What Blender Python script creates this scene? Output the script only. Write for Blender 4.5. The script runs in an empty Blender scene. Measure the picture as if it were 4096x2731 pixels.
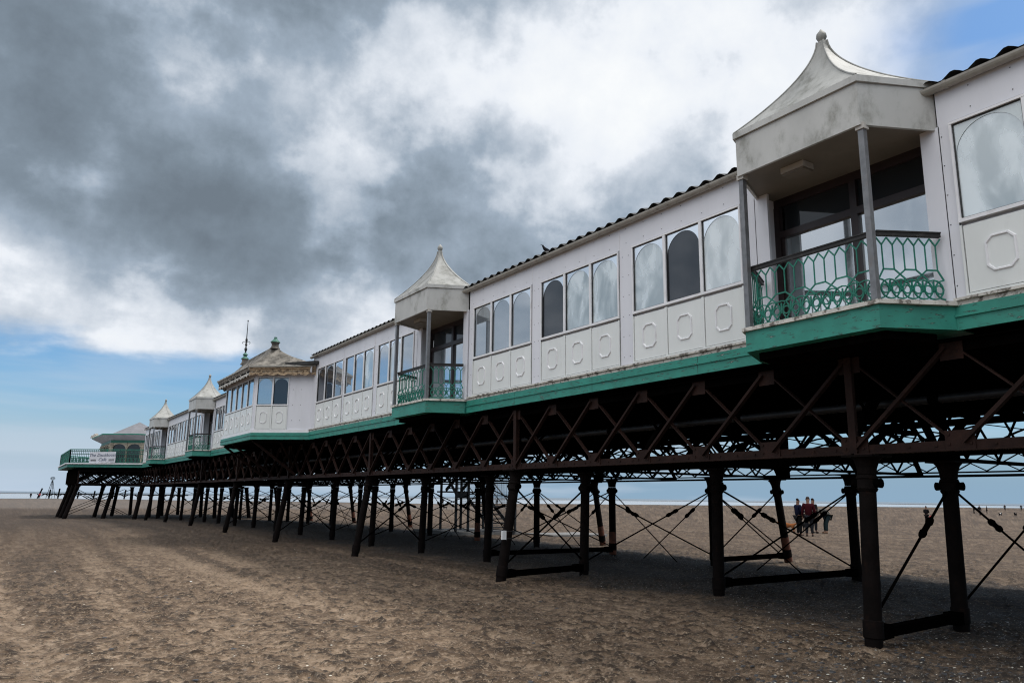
import bpy, bmesh, math, random
import numpy as np
from mathutils import Vector, Matrix
R = math.radians
random.seed(7)
sc = bpy.context.scene
COL = sc.collection

# ------------------------------------------------------------------ camera
EYE = 1.56
pitch, roll, yaw = 0.1998634, 0.0122408, 0.5743476
fw = Vector((math.sin(yaw)*math.cos(pitch), math.cos(yaw)*math.cos(pitch), math.sin(pitch)))
rt = Vector((math.cos(yaw), -math.sin(yaw), 0)); up = rt.cross(fw)
rt, up = math.cos(roll)*rt+math.sin(roll)*up, -math.sin(roll)*rt+math.cos(roll)*up
cd = bpy.data.cameras.new('camera'); cam = bpy.data.objects.new('camera', cd); COL.objects.link(cam)
M = Matrix((rt, up, -fw)).transposed().to_4x4(); M.translation = (0, 0, EYE)
cam.matrix_world = M
sc.cycles.filter_width = 1.15
cd.sensor_width = 36; cd.lens = 27.0; cd.clip_start = 0.1; cd.clip_end = 20000
sc.camera = cam

# ------------------------------------------------------------------ world, sun, exposure
SUN_EL, SUN_AZ = R(62), R(112)          # azimuth clockwise from +Y
w = bpy.data.worlds.new('World'); sc.world = w; w.use_nodes = True
nt = w.node_tree; N = nt.nodes; L = nt.links
for n in list(N): N.remove(n)
out = N.new('ShaderNodeOutputWorld'); bg = N.new('ShaderNodeBackground'); L.new(bg.outputs[0], out.inputs[0])
bg.inputs[1].default_value = 0.1
sky = N.new('ShaderNodeTexSky'); sky.sky_type = 'NISHITA'; sky.sun_disc = False
sky.sun_elevation = SUN_EL; sky.sun_rotation = SUN_AZ; sky.air_density = 1.0; sky.dust_density = 1.5
def wm(op, a, b=None, c=None):
    n = N.new('ShaderNodeMath'); n.operation = op
    for i, v in enumerate((a, b, c)):
        if v is None: continue
        if isinstance(v, (int, float)): n.inputs[i].default_value = v
        else: L.new(v, n.inputs[i])
    return n.outputs[0]
def wv(op, a, b):
    n = N.new('ShaderNodeVectorMath'); n.operation = op
    for i, v in enumerate((a, b)):
        if isinstance(v, (tuple, list)): n.inputs[i].default_value = v
        else: L.new(v, n.inputs[i])
    return n
def wmap(v, a, b, c, d, smooth=True):
    n = N.new('ShaderNodeMapRange'); n.interpolation_type = 'SMOOTHSTEP' if smooth else 'LINEAR'
    L.new(v, n.inputs[0])
    for i, x in enumerate((a, b, c, d)): n.inputs[i+1].default_value = x
    return n.outputs[0]
def wnoise(vec, scale, detail, rough, dist=0.0):
    n = N.new('ShaderNodeTexNoise'); L.new(vec, n.inputs['Vector'])
    n.inputs['Scale'].default_value = scale; n.inputs['Detail'].default_value = detail
    n.inputs['Roughness'].default_value = rough; n.inputs['Distortion'].default_value = dist
    return n
tc = N.new('ShaderNodeTexCoord'); D = tc.outputs['Generated']
sep = N.new('ShaderNodeSeparateXYZ'); L.new(D, sep.inputs[0])
zpos = wm('MAXIMUM', sep.outputs[2], 0.0)
den = wm('ADD', zpos, 0.22)
cmb = N.new('ShaderNodeCombineXYZ'); L.new(wm('DIVIDE', sep.outputs[0], den), cmb.inputs[0]); L.new(wm('DIVIDE', sep.outputs[1], den), cmb.inputs[1])
P = cmb.outputs[0]
n1 = wnoise(P, 2.3, 7, 0.52, 0.0)
n2 = wnoise(D, 6.0, 9, 0.56, 0.0)
n3 = wnoise(D, 15.0, 8, 0.62, 0.0)
warp = wv('SCALE', wv('SUBTRACT', wnoise(D, 4.5, 4, 0.55).outputs[1], (0.5, 0.5, 0.5)).outputs[0], (0, 0, 0)); warp.inputs[3].default_value = 0.16
DW = wv('ADD', D, warp.outputs[0]).outputs[0]
def dirv(az, el):
    az, el = R(az), R(el); return (math.sin(az)*math.cos(el), math.cos(az)*math.cos(el), math.sin(el))
# broad bright and dark masses of the cloud deck, then added brightness out of view: azimuth, elevation, radius(deg), weight
blobs = [(-4, 25, 14, -.26), (3, 32, 10, -.16), (23, 20.0, 8, -.30), (14, 16.8, 8, -.30), (6, 20, 9, -.20), (-3, 19, 7, -.08), (33, 19, 7, -.12), (16, 36, 7, -.32), (23, 42, 12, -.22),
         (38, 28, 7, .34), (19, 27, 5, .26), (30, 31, 7, .16), (44, 34, 9, .20), (3, 12.8, 5.5, .42), (-4, 13.5, 4.5, .34), (12, 11.0, 4.5, .34), (20, 12, 4, .26), (27, 14.5, 4, .14), (-14, 13, 8, .3),
         (57, 29, 8, .20), (51, 33, 6, .10), (8, 26.5, 3.5, .20), (32, 21.5, 5, -.04), (45, 22, 6, .04), (28, 25, 3.5, -.14), (51, 24, 3.5, .10), (34, 25, 3, -.08),
         (-125, 62, 44, 1.25), (-70, 48, 26, .45), (-110, 15, 30, .10)]  # unseen, behind the camera; the strong one is added to light the facade
tot = None
for az, el, rad, wt in blobs:
    d = wv('DISTANCE', DW, dirv(az, el)).outputs['Value']
    v = wmap(d, 0.0, 2*math.sin(R(rad)/2)*1.45, wt, 0.0)
    tot = v if tot is None else wm('ADD', tot, v)
nn = wm('ADD', wm('ADD', wm('MULTIPLY', wm('SUBTRACT', n1.outputs[0], 0.5), 0.55), wm('MULTIPLY', wm('SUBTRACT', n2.outputs[0], 0.5), .62)), wm('MULTIPLY', wm('SUBTRACT', n3.outputs[0], 0.5), 0.62))
shape = wm('ADD', wm('ADD', wm('MULTIPLY', n2.outputs[0], 0.6), wm('MULTIPLY', n1.outputs[0], 0.4)), wm('MULTIPLY', tot, 0.16))
edge = wm('SUBTRACT', wm('MULTIPLY', wmap(shape, 0.47, 0.56, 0.0, 1.0), 0.17), 0.085)
B = wm('ADD', wm('ADD', wm('ADD', tot, nn), edge), 0.65)
ramp = N.new('ShaderNodeValToRGB'); L.new(wm('MULTIPLY', B, 0.66), ramp.inputs[0])
els = ramp.color_ramp.elements
els[0].position = 0.0; els[0].color = (0.165, 0.205, 0.25, 1)
els[1].position = 1.0; els[1].color = (2.3, 2.3, 2.3, 1)
for p_, c_ in ((0.14, (0.22, 0.275, 0.335, 1)), (0.30, (0.345, 0.42, 0.51, 1)), (0.46, (0.60, 0.66, 0.74, 1)), (0.62, (0.84, 0.88, 0.94, 1)), (.86, (.97, .99, 1.0, 1))):
    e = els.new(p_); e.color = c_
cl = wv('SCALE', ramp.outputs[0], (0, 0, 0)); cl.inputs[3].default_value = 10.0
# where the deck covers the blue: above about ten degrees, with ragged edge, less at the right
eln = wm('ADD', sep.outputs[2], wm('MULTIPLY', wm('SUBTRACT', n1.outputs[0], 0.5), 0.10))
cov = wmap(eln, 0.150, 0.180, 0.0, 1.0)
hole = wmap(wv('DISTANCE', DW, dirv(74, 27)).outputs['Value'], 0.12, 0.24, 0.0, 1.0)
cov = wm('MULTIPLY', cov, hole)
# thin streaks of high cloud low over the sea
mp = N.new('ShaderNodeMapping'); mp.inputs['Scale'].default_value = (1, 1, 9); L.new(D, mp.inputs[0])
st = wnoise(mp.outputs[0], 3.2, 5, 0.5, 0.2)
streak = wm('MULTIPLY', wmap(st.outputs[0], 0.44, 0.66, 0.0, 0.55), wmap(sep.outputs[2], 0.0, 0.17, 1.0, 0.5))
blue = N.new('ShaderNodeMix'); blue.data_type = 'RGBA'; L.new(streak, blue.inputs[0])
hz = N.new('ShaderNodeMix'); hz.data_type = 'RGBA'; L.new(wmap(sep.outputs[2], 0.0, 0.14, 1.0, 0.0), hz.inputs[0])
skc = N.new('ShaderNodeMix'); skc.data_type = 'RGBA'; skc.blend_type = 'MULTIPLY'; skc.inputs[0].default_value = 1
L.new(sky.outputs[0], skc.inputs[6]); skc.inputs[7].default_value = (0.80, 1.16, 1.45, 1)
hc = N.new('ShaderNodeMix'); hc.data_type = 'RGBA'; L.new(wmap(wv('DISTANCE', D, dirv(52, 0)).outputs['Value'], 0.35, 0.95, 1.0, 0.0), hc.inputs[0])
hc.inputs[6].default_value = (4.9, 6.0, 7.3, 1); hc.inputs[7].default_value = (2.7, 4.1, 5.5, 1)
L.new(skc.outputs[2], hz.inputs[6]); L.new(hc.outputs[2], hz.inputs[7])
L.new(hz.outputs[2], blue.inputs[6]); blue.inputs[7].default_value = (5.6, 6.5, 7.6, 1)
mx = N.new('ShaderNodeMix'); mx.data_type = 'RGBA'
L.new(cov, mx.inputs[0]); L.new(blue.outputs[2], mx.inputs[6]); L.new(cl.outputs[0], mx.inputs[7])
L.new(mx.outputs[2], bg.inputs[0])

sd = bpy.data.lights.new('sun', 'SUN'); so = bpy.data.objects.new('sun', sd); COL.objects.link(so)
sd.energy = 3.2; sd.angle = R(12); sd.color = (1.0, 0.97, 0.92)
sdir = Vector((math.sin(SUN_AZ)*math.cos(SUN_EL), math.cos(SUN_AZ)*math.cos(SUN_EL), math.sin(SUN_EL)))
so.rotation_euler = (-sdir).to_track_quat('-Z', 'Y').to_euler(); so.location = (0, 0, 50)
vs = sc.view_settings; vs.view_transform = 'Standard'; vs.look = 'None'; vs.gamma = 1; vs.exposure = 0.0
sc.display_settings.display_device = 'sRGB'

# ------------------------------------------------------------------ materials
MAT = {}
def mat(name, base, rough=0.7, var=0.0, scale=3.0, dirt=None, dirt_amt=0.0, dirt_scale=2.0, bump=0.0, bscale=40.0, metal=0.0, spec=0.5, stretch=(1, 1, 1), dirt_lo=.52, dirt_hi=.72):
    m = bpy.data.materials.new(name); m.use_nodes = True; t = m.node_tree; b = t.nodes['Principled BSDF']
    b.inputs['Roughness'].default_value = rough; b.inputs['Metallic'].default_value = metal
    b.inputs['Specular IOR Level'].default_value = spec
    tcn = t.nodes.new('ShaderNodeTexCoord'); mpn = t.nodes.new('ShaderNodeMapping'); mpn.inputs['Scale'].default_value = stretch
    geo = t.nodes.new('ShaderNodeNewGeometry'); t.links.new(geo.outputs['Position'], mpn.inputs[0]); vec = mpn.outputs[0]
    def noise(s, d=5, r=.6):
        n = t.nodes.new('ShaderNodeTexNoise'); n.inputs['Scale'].default_value = s; n.inputs['Detail'].default_value = d; n.inputs['Roughness'].default_value = r
        t.links.new(vec, n.inputs['Vector']); return n.outputs[0]
    def mix(f, a, c):
        n = t.nodes.new('ShaderNodeMix'); n.data_type = 'RGBA'
        for i, v in ((0, f), (6, a), (7, c)):
            if isinstance(v, (tuple, float, int)): n.inputs[i].default_value = v if isinstance(v, (float, int)) else (*v[:3], 1)
            else: t.links.new(v, n.inputs[i])
        return n.outputs[2]
    def rng(v, a, c, lo=0., hi=1.):
        n = t.nodes.new('ShaderNodeMapRange'); n.interpolation_type = 'SMOOTHSTEP'; t.links.new(v, n.inputs[0])
        for i, x in enumerate((a, c, lo, hi)): n.inputs[i+1].default_value = x
        return n.outputs[0]
    col = mix(rng(noise(scale), .3, .7), tuple(x*(1-var) for x in base), tuple(min(1, x*(1+var)) for x in base))
    if dirt:
        col = mix(rng(noise(dirt_scale, 8, .68), dirt_lo, dirt_hi, 0, dirt_amt), col, dirt)
    t.links.new(col, b.inputs['Base Color'])
    if bump:
        bn = t.nodes.new('ShaderNodeBump'); bn.inputs['Strength'].default_value = bump; bn.inputs['Distance'].default_value = 0.01
        t.links.new(noise(bscale, 6, .7), bn.inputs['Height']); t.links.new(bn.outputs[0], b.inputs['Normal'])
    MAT[name] = m; m['h'] = 1
    return m, t, b, noise, mix, rng
def glass(name, body, gloss, rough=0.03, patch=None, pscale=1.5, plo=.45, phi=.65, grough=0.35):
    m = bpy.data.materials.new(name); m.use_nodes = True; t = m.node_tree
    b = t.nodes['Principled BSDF']; o = t.nodes['Material Output']
    b.inputs['Roughness'].default_value = 0.4; b.inputs['Specular IOR Level'].default_value = 0.1
    g = t.nodes.new('ShaderNodeBsdfGlossy'); g.inputs['Roughness'].default_value = rough; g.inputs['Color'].default_value = (.92, .96, 1, 1)
    geo = t.nodes.new('ShaderNodeNewGeometry'); mpn = t.nodes.new('ShaderNodeMapping'); mpn.inputs['Scale'].default_value = (1, 1.6, .8)
    t.links.new(geo.outputs['Position'], mpn.inputs[0])
    n = t.nodes.new('ShaderNodeTexNoise'); n.inputs['Scale'].default_value = pscale; n.inputs['Detail'].default_value = 6; n.inputs['Distortion'].default_value = .4
    t.links.new(mpn.outputs[0], n.inputs['Vector'])
    mr = t.nodes.new('ShaderNodeMapRange'); mr.interpolation_type = 'SMOOTHSTEP'; t.links.new(n.outputs[0], mr.inputs[0]); mr.inputs[1].default_value = plo; mr.inputs[2].default_value = phi
    mc = t.nodes.new('ShaderNodeMix'); mc.data_type = 'RGBA'; mc.inputs[6].default_value = (*body, 1); mc.inputs[7].default_value = (*(patch or body), 1)
    t.links.new(mr.outputs[0], mc.inputs[0]); t.links.new(mc.outputs[2], b.inputs['Base Color'])
    if patch:
        mrr = t.nodes.new('ShaderNodeMapRange'); t.links.new(mr.outputs[0], mrr.inputs[0]); mrr.inputs[3].default_value = grough*.3; mrr.inputs[4].default_value = grough
        t.links.new(mrr.outputs[0], g.inputs['Roughness'])
    lw = t.nodes.new('ShaderNodeFresnel'); lw.inputs['IOR'].default_value = 1.5
    ma = t.nodes.new('ShaderNodeMath'); ma.operation = 'ADD'; ma.use_clamp = True; t.links.new(lw.outputs[0], ma.inputs[0]); ma.inputs[1].default_value = gloss
    ms = t.nodes.new('ShaderNodeMixShader'); t.links.new(ma.outputs[0], ms.inputs[0]); t.links.new(b.outputs[0], ms.inputs[1]); t.links.new(g.outputs[0], ms.inputs[2])
    t.links.new(ms.outputs[0], o.inputs[0]); MAT[name] = m; return m

mat('lower_white', (.68, .70, .69), .4, .04, 1.5, (.36, .36, .32), .45, 3.2, stretch=(1, 1, .3), dirt_lo=.56, dirt_hi=.85)
mat('white_panel', (.64, .645, .69), .45, .05, 1.2, (.30, .29, .28), .45, 3.0, stretch=(1, 1, .22), dirt_lo=.56, dirt_hi=.85)
mat('white_trim', (.72, .72, .74), .4, .05, 6, (.35, .33, .3), .3, 5, dirt_lo=.56)
mat('old_white', (.55, .53, .49), .7, .15, 5, (.10, .085, .07), .9, 9, bump=.5, dirt_lo=.5, dirt_hi=.6)
mat('canopy_panel', (.46, .46, .445), .55, .08, 2, (.15, .15, .12), .75, 3.5, stretch=(1, 1, .6), dirt_lo=.48, dirt_hi=.75)
mat('canopy_roof', (.285, .285, .272), .6, .16, 3, (.09, .09, .072), .8, 4.0, bump=.3, bscale=14, stretch=(1, 1, .3), dirt_lo=.45, dirt_hi=.72)
mat('soffit', (.17, .145, .115), .7, .1, 3, (.12, .10, .07), .5, 6)
def green(name, base, fleck):
    m, t, b, noise, mix, rng = mat(name, base, .5, .14, 3)
    c0 = b.inputs['Base Color'].links[0].from_socket
    mp2 = t.nodes.new('ShaderNodeMapping'); mp2.inputs['Scale'].default_value = (3, 3, 16)
    geo = t.nodes.new('ShaderNodeNewGeometry'); t.links.new(geo.outputs['Position'], mp2.inputs[0])
    n = t.nodes.new('ShaderNodeTexNoise'); n.inputs['Scale'].default_value = 2.2; n.inputs['Detail'].default_value = 9; n.inputs['Roughness'].default_value = .72
    t.links.new(mp2.outputs[0], n.inputs['Vector'])
    c1 = mix(rng(n.outputs[0], .575, .60, 0, fleck), c0, (.02, .045, .035))
    c2 = mix(rng(n.outputs[0], .645, .67, 0, fleck), c1, (.45, .47, .42))
    t.links.new(c2, b.inputs['Base Color'])
green('green_board', (.022, .215, .165), .9)
green('green_iron', (.008, .155, .108), .3)
mat('dark_green', (.006, .085, .060), .5, .2, 8)
mat('grey_post', (.17, .175, .185), .45, .2, 12, (.12, .09, .07), .5, 6, metal=.4)
mat('iron', (.0050, .0036, .0034), .8, .35, 5, (.016, .008, .0055), .5, 9, bump=.4, bscale=30, spec=.06)
mat('girder_iron', (.019, .0088, .0068), .7, .3, 4, (.038, .016, .010), .6, 5, bump=.3, bscale=30, spec=.15)
mat('black_iron', (.0016, .0014, .0014), .9, .3, 6, (.004, .0025, .002), .5, 9, spec=.0)
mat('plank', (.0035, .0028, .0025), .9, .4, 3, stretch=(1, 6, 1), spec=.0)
mat('rust', (.11, .032, .013), .8, .4, 8, (.02, .012, .01), .7, 6)
mat('roof_sheet', (.022, .022, .022), .75, .4, 4, (.06, .06, .05), .5, 8)
mat('gutter', (.34, .325, .29), .5, .12, 6, (.14, .12, .09), .5, 7)
mat('wood_rail', (.009, .007, .0065), .55, .4, 9, (.09, .08, .07), .5, 14)
mat('door_frame', (.022, .012, .012), .45, .2, 5)
mat('reveal', (.42, .40, .37), .6, .1, 3, (.2, .18, .15), .4, 4)
mat('weathered', (.40, .37, .33), .8, .3, 8, (.06, .05, .04), .9, 13, bump=.6, dirt_lo=.48, dirt_hi=.58)
mat('ochre_board', (.42, .31, .20), .8, .25, 6, (.10, .06, .035), .9, 10, bump=.4, stretch=(1, 1, 2), dirt_lo=.48, dirt_hi=.60)
mat('lead_roof', (.16, .145, .125), .8, .35, 3, (.045, .04, .032), .95, 3.2, bump=.8, bscale=9, dirt_lo=.44, dirt_hi=.60)
mat('copper', (.03, .13, .095), .6, .3, 20, (.02, .02, .015), .9, 22)
mat('black_paint', (.012, .012, .012), .5)
mat('concrete', (.16, .155, .15), .85, .2, 3, (.05, .045, .04), .6, 5, bump=.3)
mat('galv', (.022, .023, .025), .5, .25, 8, metal=.4)
mat('white_box', (.72, .74, .76), .4, .03, 5)
mat('sign_board', (.62, .63, .68), .6, .05, 3)
mat('sign_ink', (.12, .14, .20), .6)
mat('sign_black', (.01, .01, .01), .6)
mat('cafe_wall', (.26, .23, .18), .7, .2, 4, (.12, .09, .06), .7, 7)
mat('grey_roof', (.15, .15, .165), .7, .12, 2, (.2, .2, .2), .5, 4)
mat('tan_line', (.35, .28, .2), .8)
mat('red_box', (.55, .16, .14), .5)
glass('frosted', (.48, .54, .56), .16, .10, (.74, .80, .82), 2.2, .36, .68)
glass('spandrel_pale', (.46, .52, .53), .12, .2, (.55, .60, .6), 3)
glass('frosted_b', (.28, .34, .36), .22, .06, (.66, .73, .75), 1.8, .38, .64)
glass('arch_clear', (.012, .014, .019), .035, .03)
glass('mirror_pane', (.16, .19, .22), .38, .03)
glass('spandrel', (.34, .38, .39), .12, .2)
glass('door_glass', (.16, .19, .20), .52, .03, (.40, .45, .46), 1.3, .48, .7, .15)
glass('dark_glass', (.010, .012, .014), 0.0, .03)
for nme, c in dict(skin=(.17, .10, .075), navy=(.007, .009, .024), black=(.010, .010, .011), maroon=(.032, .005, .008), darkgrey=(.016, .017, .021),
                   jeans=(.03, .04, .06), pale=(.45, .40, .38), blue=(.05, .15, .38), red=(.3, .04, .05), brownhair=(.02, .012, .009), greyhair=(.06, .05, .05),
                   shoe=(.03, .022, .02), ginger=(.20, .075, .028), white=(.6, .6, .6), tanboot=(.15, .09, .06), teal=(.012, .022, .026)).items():
    mat(nme, c, .9, .12, 30, spec=.04)
m_, t_, b_, noise_, mix_, rng_ = mat('camo', (.09, .09, .085), .9, .2, 30, spec=.04)
t_.links.new(mix_(rng_(noise_(14, 3, .5), .45, .55), (.018, .018, .018), (.12, .115, .10)), b_.inputs['Base Color'])

# ------------------------------------------------------------------ mesh helpers
class MB:
    def __init__(s, origin=(0, 0, 0)):
        s.v, s.f, s.o = [], [], Vector(origin)
    def add(s, vs, fs):
        k = len(s.v); s.v += [tuple(Vector(v)-s.o) for v in vs]; s.f += [tuple(i+k for i in f) for f in fs]; return s
    def box(s, a, b):
        (x0, y0, z0), (x1, y1, z1) = a, b
        x0, x1 = sorted((x0, x1)); y0, y1 = sorted((y0, y1)); z0, z1 = sorted((z0, z1))
        return s.add([(x0,y0,z0),(x1,y0,z0),(x1,y1,z0),(x0,y1,z0),(x0,y0,z1),(x1,y0,z1),(x1,y1,z1),(x0,y1,z1)],
                     [(0,3,2,1),(4,5,6,7),(0,1,5,4),(1,2,6,5),(2,3,7,6),(3,0,4,7)])
    def bar(s, p, q, wd, ht, upv=(0, 0, 1)):
        p, q = Vector(p), Vector(q); d = (q-p)
        if d.length < 1e-6: return s
        d.normalize(); u = Vector(upv)
        if abs(d.dot(u)) > .98: u = Vector((1, 0, 0))
        a = d.cross(u).normalized(); b = a.cross(d).normalized()
        a *= wd/2; b *= ht/2
        return s.add([p-a-b, p+a-b, p+a+b, p-a+b, q-a-b, q+a-b, q+a+b, q-a+b],
                     [(0,3,2,1),(4,5,6,7),(0,1,5,4),(1,2,6,5),(2,3,7,6),(3,0,4,7)])
    def tube(s, pts, rad, n=8, cap=True):
        pts = [Vector(p) for p in pts]; rad = rad if isinstance(rad, (list, tuple)) else [rad]*len(pts)
        vs, fs = [], []; d0 = (pts[-1]-pts[0]).normalized() if (pts[-1]-pts[0]).length > 1e-5 else (pts[1]-pts[0]).normalized()
        ref = Vector((0, 0, 1)) if abs(d0.z) < .9 else Vector((1, 0, 0))
        for i, p in enumerate(pts):
            if i == 0: d = pts[1]-pts[0]
            elif i == len(pts)-1: d = pts[-1]-pts[-2]
            else: d = pts[i+1]-pts[i-1]
            if d.length < 1e-7: d = d0.copy()
            d.normalize(); a = d.cross(ref)
            if a.length < .05: a = d.cross(Vector((0, 1, 0)))
            a.normalize(); b = a.cross(d)
            for k in range(n):
                t = 2*math.pi*k/n; vs.append(p+(a*math.cos(t)+b*math.sin(t))*rad[i])
        for i in range(len(pts)-1):
            for k in range(n):
                fs.append((i*n+k, i*n+(k+1) % n, (i+1)*n+(k+1) % n, (i+1)*n+k))
        if cap: fs += [tuple(range(n))[::-1], tuple((len(pts)-1)*n+k for k in range(n))]
        return s.add(vs, fs)
    def lathe(s, c, prof, n=16):
        c = Vector(c); vs, fs = [], []
        for r, z in prof:
            for k in range(n):
                t = 2*math.pi*k/n; vs.append(c+Vector((r*math.cos(t), r*math.sin(t), z)))
        for i in range(len(prof)-1):
            for k in range(n): fs.append((i*n+k, i*n+(k+1) % n, (i+1)*n+(k+1) % n, (i+1)*n+k))
        fs += [tuple(range(n))[::-1], tuple((len(prof)-1)*n+k for k in range(n))]
        return s.add(vs, fs)
    def prism(s, poly, z0, z1):
        n = len(poly); vs = [(x, y, z0) for x, y in poly]+[(x, y, z1) for x, y in poly]
        fs = [tuple(range(n))[::-1], tuple(range(n, 2*n))]+[(i, (i+1) % n, n+(i+1) % n, n+i) for i in range(n)]
        return s.add(vs, fs)
    def slabq(s, quad, n, th):     # a planar polygon given thickness th along -n
        n = Vector(n).normalized()*th; q = [Vector(v) for v in quad]; k = len(q)
        return s.add(q+[v-n for v in q], [tuple(range(k)), tuple(range(k, 2*k))[::-1]]+[(i, k+i, k+(i+1) % k, (i+1) % k) for i in range(k)])
    def build(s, name, m, parent=None, smooth=False, fix=True):
        me = bpy.data.meshes.new(name); me.from_pydata(s.v, [], s.f)
        if fix:
            bm = bmesh.new(); bm.from_mesh(me); bmesh.ops.recalc_face_normals(bm, faces=bm.faces); bm.to_mesh(me); bm.free()
        me.update()
        for mm in (m if isinstance(m, (list, tuple)) else [m]): me.materials.append(MAT[mm])
        if smooth:
            me.polygons.foreach_set('use_smooth', [True]*len(me.polygons))
            me.set_sharp_from_angle(angle=R(40))
        o = bpy.data.objects.new(name, me); COL.objects.link(o)
        if parent: o.parent = parent
        else: o.location = s.o
        return o
def tag(o, label=None, cat=None, group=None, kind=None):
    for k, v in (('label', label), ('category', cat), ('group', group), ('kind', kind)):
        if v: o[k] = v
    return o
def thing(name, label, cat, loc=(0, 0, 0), group=None, rz=0):
    o = bpy.data.objects.new(name, None); COL.objects.link(o); o.location = loc; o.rotation_euler = (0, 0, rz)
    return tag(o, label, cat, group)
def dup(root, loc, label, rz=None, group=None):
    r = root.copy(); COL.objects.link(r); r.location = loc; r['label'] = label
    if rz is not None: r.rotation_euler = (0, 0, rz)
    if group: r['group'] = group
    for ch in list(root.children):
        c = ch.copy(); COL.objects.link(c); c.parent = r
        for g in ch.children:
            e = g.copy(); COL.objects.link(e); e.parent = c
    return r
ORD = ['first', 'second', 'third', 'fourth', 'fifth', 'sixth', 'seventh', 'eighth', 'ninth', 'tenth', 'eleventh', 'twelfth', 'thirteenth', 'fourteenth', 'fifteenth', 'sixteenth', 'seventeenth', 'eighteenth']

# ------------------------------------------------------------------ ground
rng = np.random.default_rng(3)
LAT = rng.random((512, 512))
def vnoise(x, y):
    xi, yi = np.floor(x).astype(int), np.floor(y).astype(int); fx, fy = x-xi, y-yi
    fx, fy = fx*fx*(3-2*fx), fy*fy*(3-2*fy)
    a, b = LAT[xi % 512, yi % 512], LAT[(xi+1) % 512, yi % 512]; c, d = LAT[xi % 512, (yi+1) % 512], LAT[(xi+1) % 512, (yi+1) % 512]
    return (a*(1-fx)+b*fx)*(1-fy)+(c*(1-fx)+d*fx)*fy
def fbm(x, y, o=4, g=.5):
    s, a, t = 0, 1, 0
    for i in range(o): s = s+a*vnoise(x*2**i+17.3*i, y*2**i+5.1*i); t += a; a *= g
    return s/t
J1, J2, J3, J4 = (rng.random((256, 256)) for _ in range(4))
def prints(x, y, cell):             # footprints and heel dents, one per jittered cell
    u, v = x/cell, y/cell; ui, vi = np.floor(u).astype(int), np.floor(v).astype(int); out = np.zeros_like(x)
    for i in (-1, 0, 1):
        for j in (-1, 0, 1):
            a, b = ui+i, vi+j; A, Bq = a % 256, b % 256
            px, py = a+J1[A, Bq], b+J2[A, Bq]; th = J3[A, Bq]*6.28; dx, dy = u-px, v-py
            p_, q_ = dx*np.cos(th)+dy*np.sin(th), -dx*np.sin(th)+dy*np.cos(th)
            d2 = (p_/.42)**2+(q_/.17)**2
            out += (J4[A, Bq] > .35)*(-np.exp(-d2*1.6)+.55*np.exp(-(np.sqrt(d2)-1.35)**2*7))
    return out
def sstep(x, a, b):
    t = np.clip((x-a)/(b-a), 0, 1); return t*t*(3-2*t)
def base_z(x, y):
    x, y = np.asarray(x, float), np.asarray(y, float); r = np.hypot(x, y)
    z = -.40*sstep(r, 38, 78)-.16*sstep(r, 80, 230)
    z = z+.09*sstep(x, 12.6, 13.6)*(1-sstep(x, 18, 24))*(1-sstep(y, 40, 60))
    return z+.03*(fbm(x*.12+3, y*.12+9, 2)-.5)
def sand_parts(x, y):
    r = np.hypot(x, y); fade = 1-sstep(r, 35, 120)
    clod = fbm(x*8.0, y*7.0, 5, .68)-.5
    dens = sstep(fbm(x*.55+40, y*.30+11, 4), .36, .60)
    p1, p2 = prints(x, y, .42), prints(x+90, y+31, .23)
    z = base_z(x, y)
    z = z+fade*(.05*(fbm(x*1.3, y*1.1, 3)-.5)+(.028+.042*dens)*clod+.030*(.5+.5*dens)*p1+.018*p2)
    rx = x+1.4*np.sin(y*.05)+.5*np.sin(y*.13)
    rut = 0
    for c in (5.2, 3.6, 1.6, .1, -1.9, -3.4, -6.2, -7.7): rut = rut+np.exp(-((rx-c)/.15)**2)
    z = z-fade*.05*rut*(.4+.6*vnoise(x*.3, y*3.0))
    for cx, cy in HEAPS: z = z+.05*np.exp(-((x-cx)**2+(y-cy)**2)/.06)
    hollow = np.clip(-.50*p1-.35*p2-1.7*clod+.16*rut+.9*(vnoise(rx*2.1+7, y*.10)-.5)*sstep(y, 9, 16), -1, 1)
    return z, hollow*.5+.5
def sand_z(x, y): return sand_parts(x, y)[0]
TY = [5.3+3.54*k for k in range(-2, 17)]       # trestle lines
HEAPS = [(7.9, 5.1), (10.0, 5.4), (7.85, 12.3), (10.0, 9.1), (10.0, 12.5)]
def g0(x, y): return float(base_z(x, y))
def onray(x0, y0):                              # follow the sight line of a flat-ground point down to the sloping beach
    k = 1.0
    for _ in range(20): k = (EYE-g0(x0*k, y0*k))/EYE
    return x0*k, y0*k, g0(x0*k, y0*k)

az = np.concatenate([np.linspace(-180, -26, 60)[:-1], np.linspace(-26, 84, 1500), np.linspace(84, 180, 40)[1:]])*math.pi/180
rr = [0.4]
while rr[-1] < 9000:
    r_ = rr[-1]; rr.append(r_+max(.028, min(.12*r_, .0006*r_*r_*(1 if r_ < 60 else 1+(r_-60)/40))) if r_ > 6.3 else r_+.25)
rr = np.array(rr)
AA, RR = np.meshgrid(az, rr); X_, Y_ = RR*np.sin(AA), RR*np.cos(AA)
Z_, TR_ = sand_parts(X_, Y_)
far = RR > 150; Z_[far] = Z_[far]-.0
Z_ = Z_-1.2*sstep(RR, 700, 1200)
nr, na = X_.shape
co = np.stack([X_, Y_, Z_], -1).reshape(-1, 3).astype(np.float32)
i, j = np.meshgrid(np.arange(nr-1), np.arange(na-1), indexing='ij'); a_ = (i*na+j).ravel()
q_ = np.stack([a_, a_+1, a_+na+1, a_+na], -1)[:, ::-1].astype(np.int32)
me = bpy.data.meshes.new('beach_sand'); me.vertices.add(len(co)); me.vertices.foreach_set('co', co.ravel())
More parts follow.
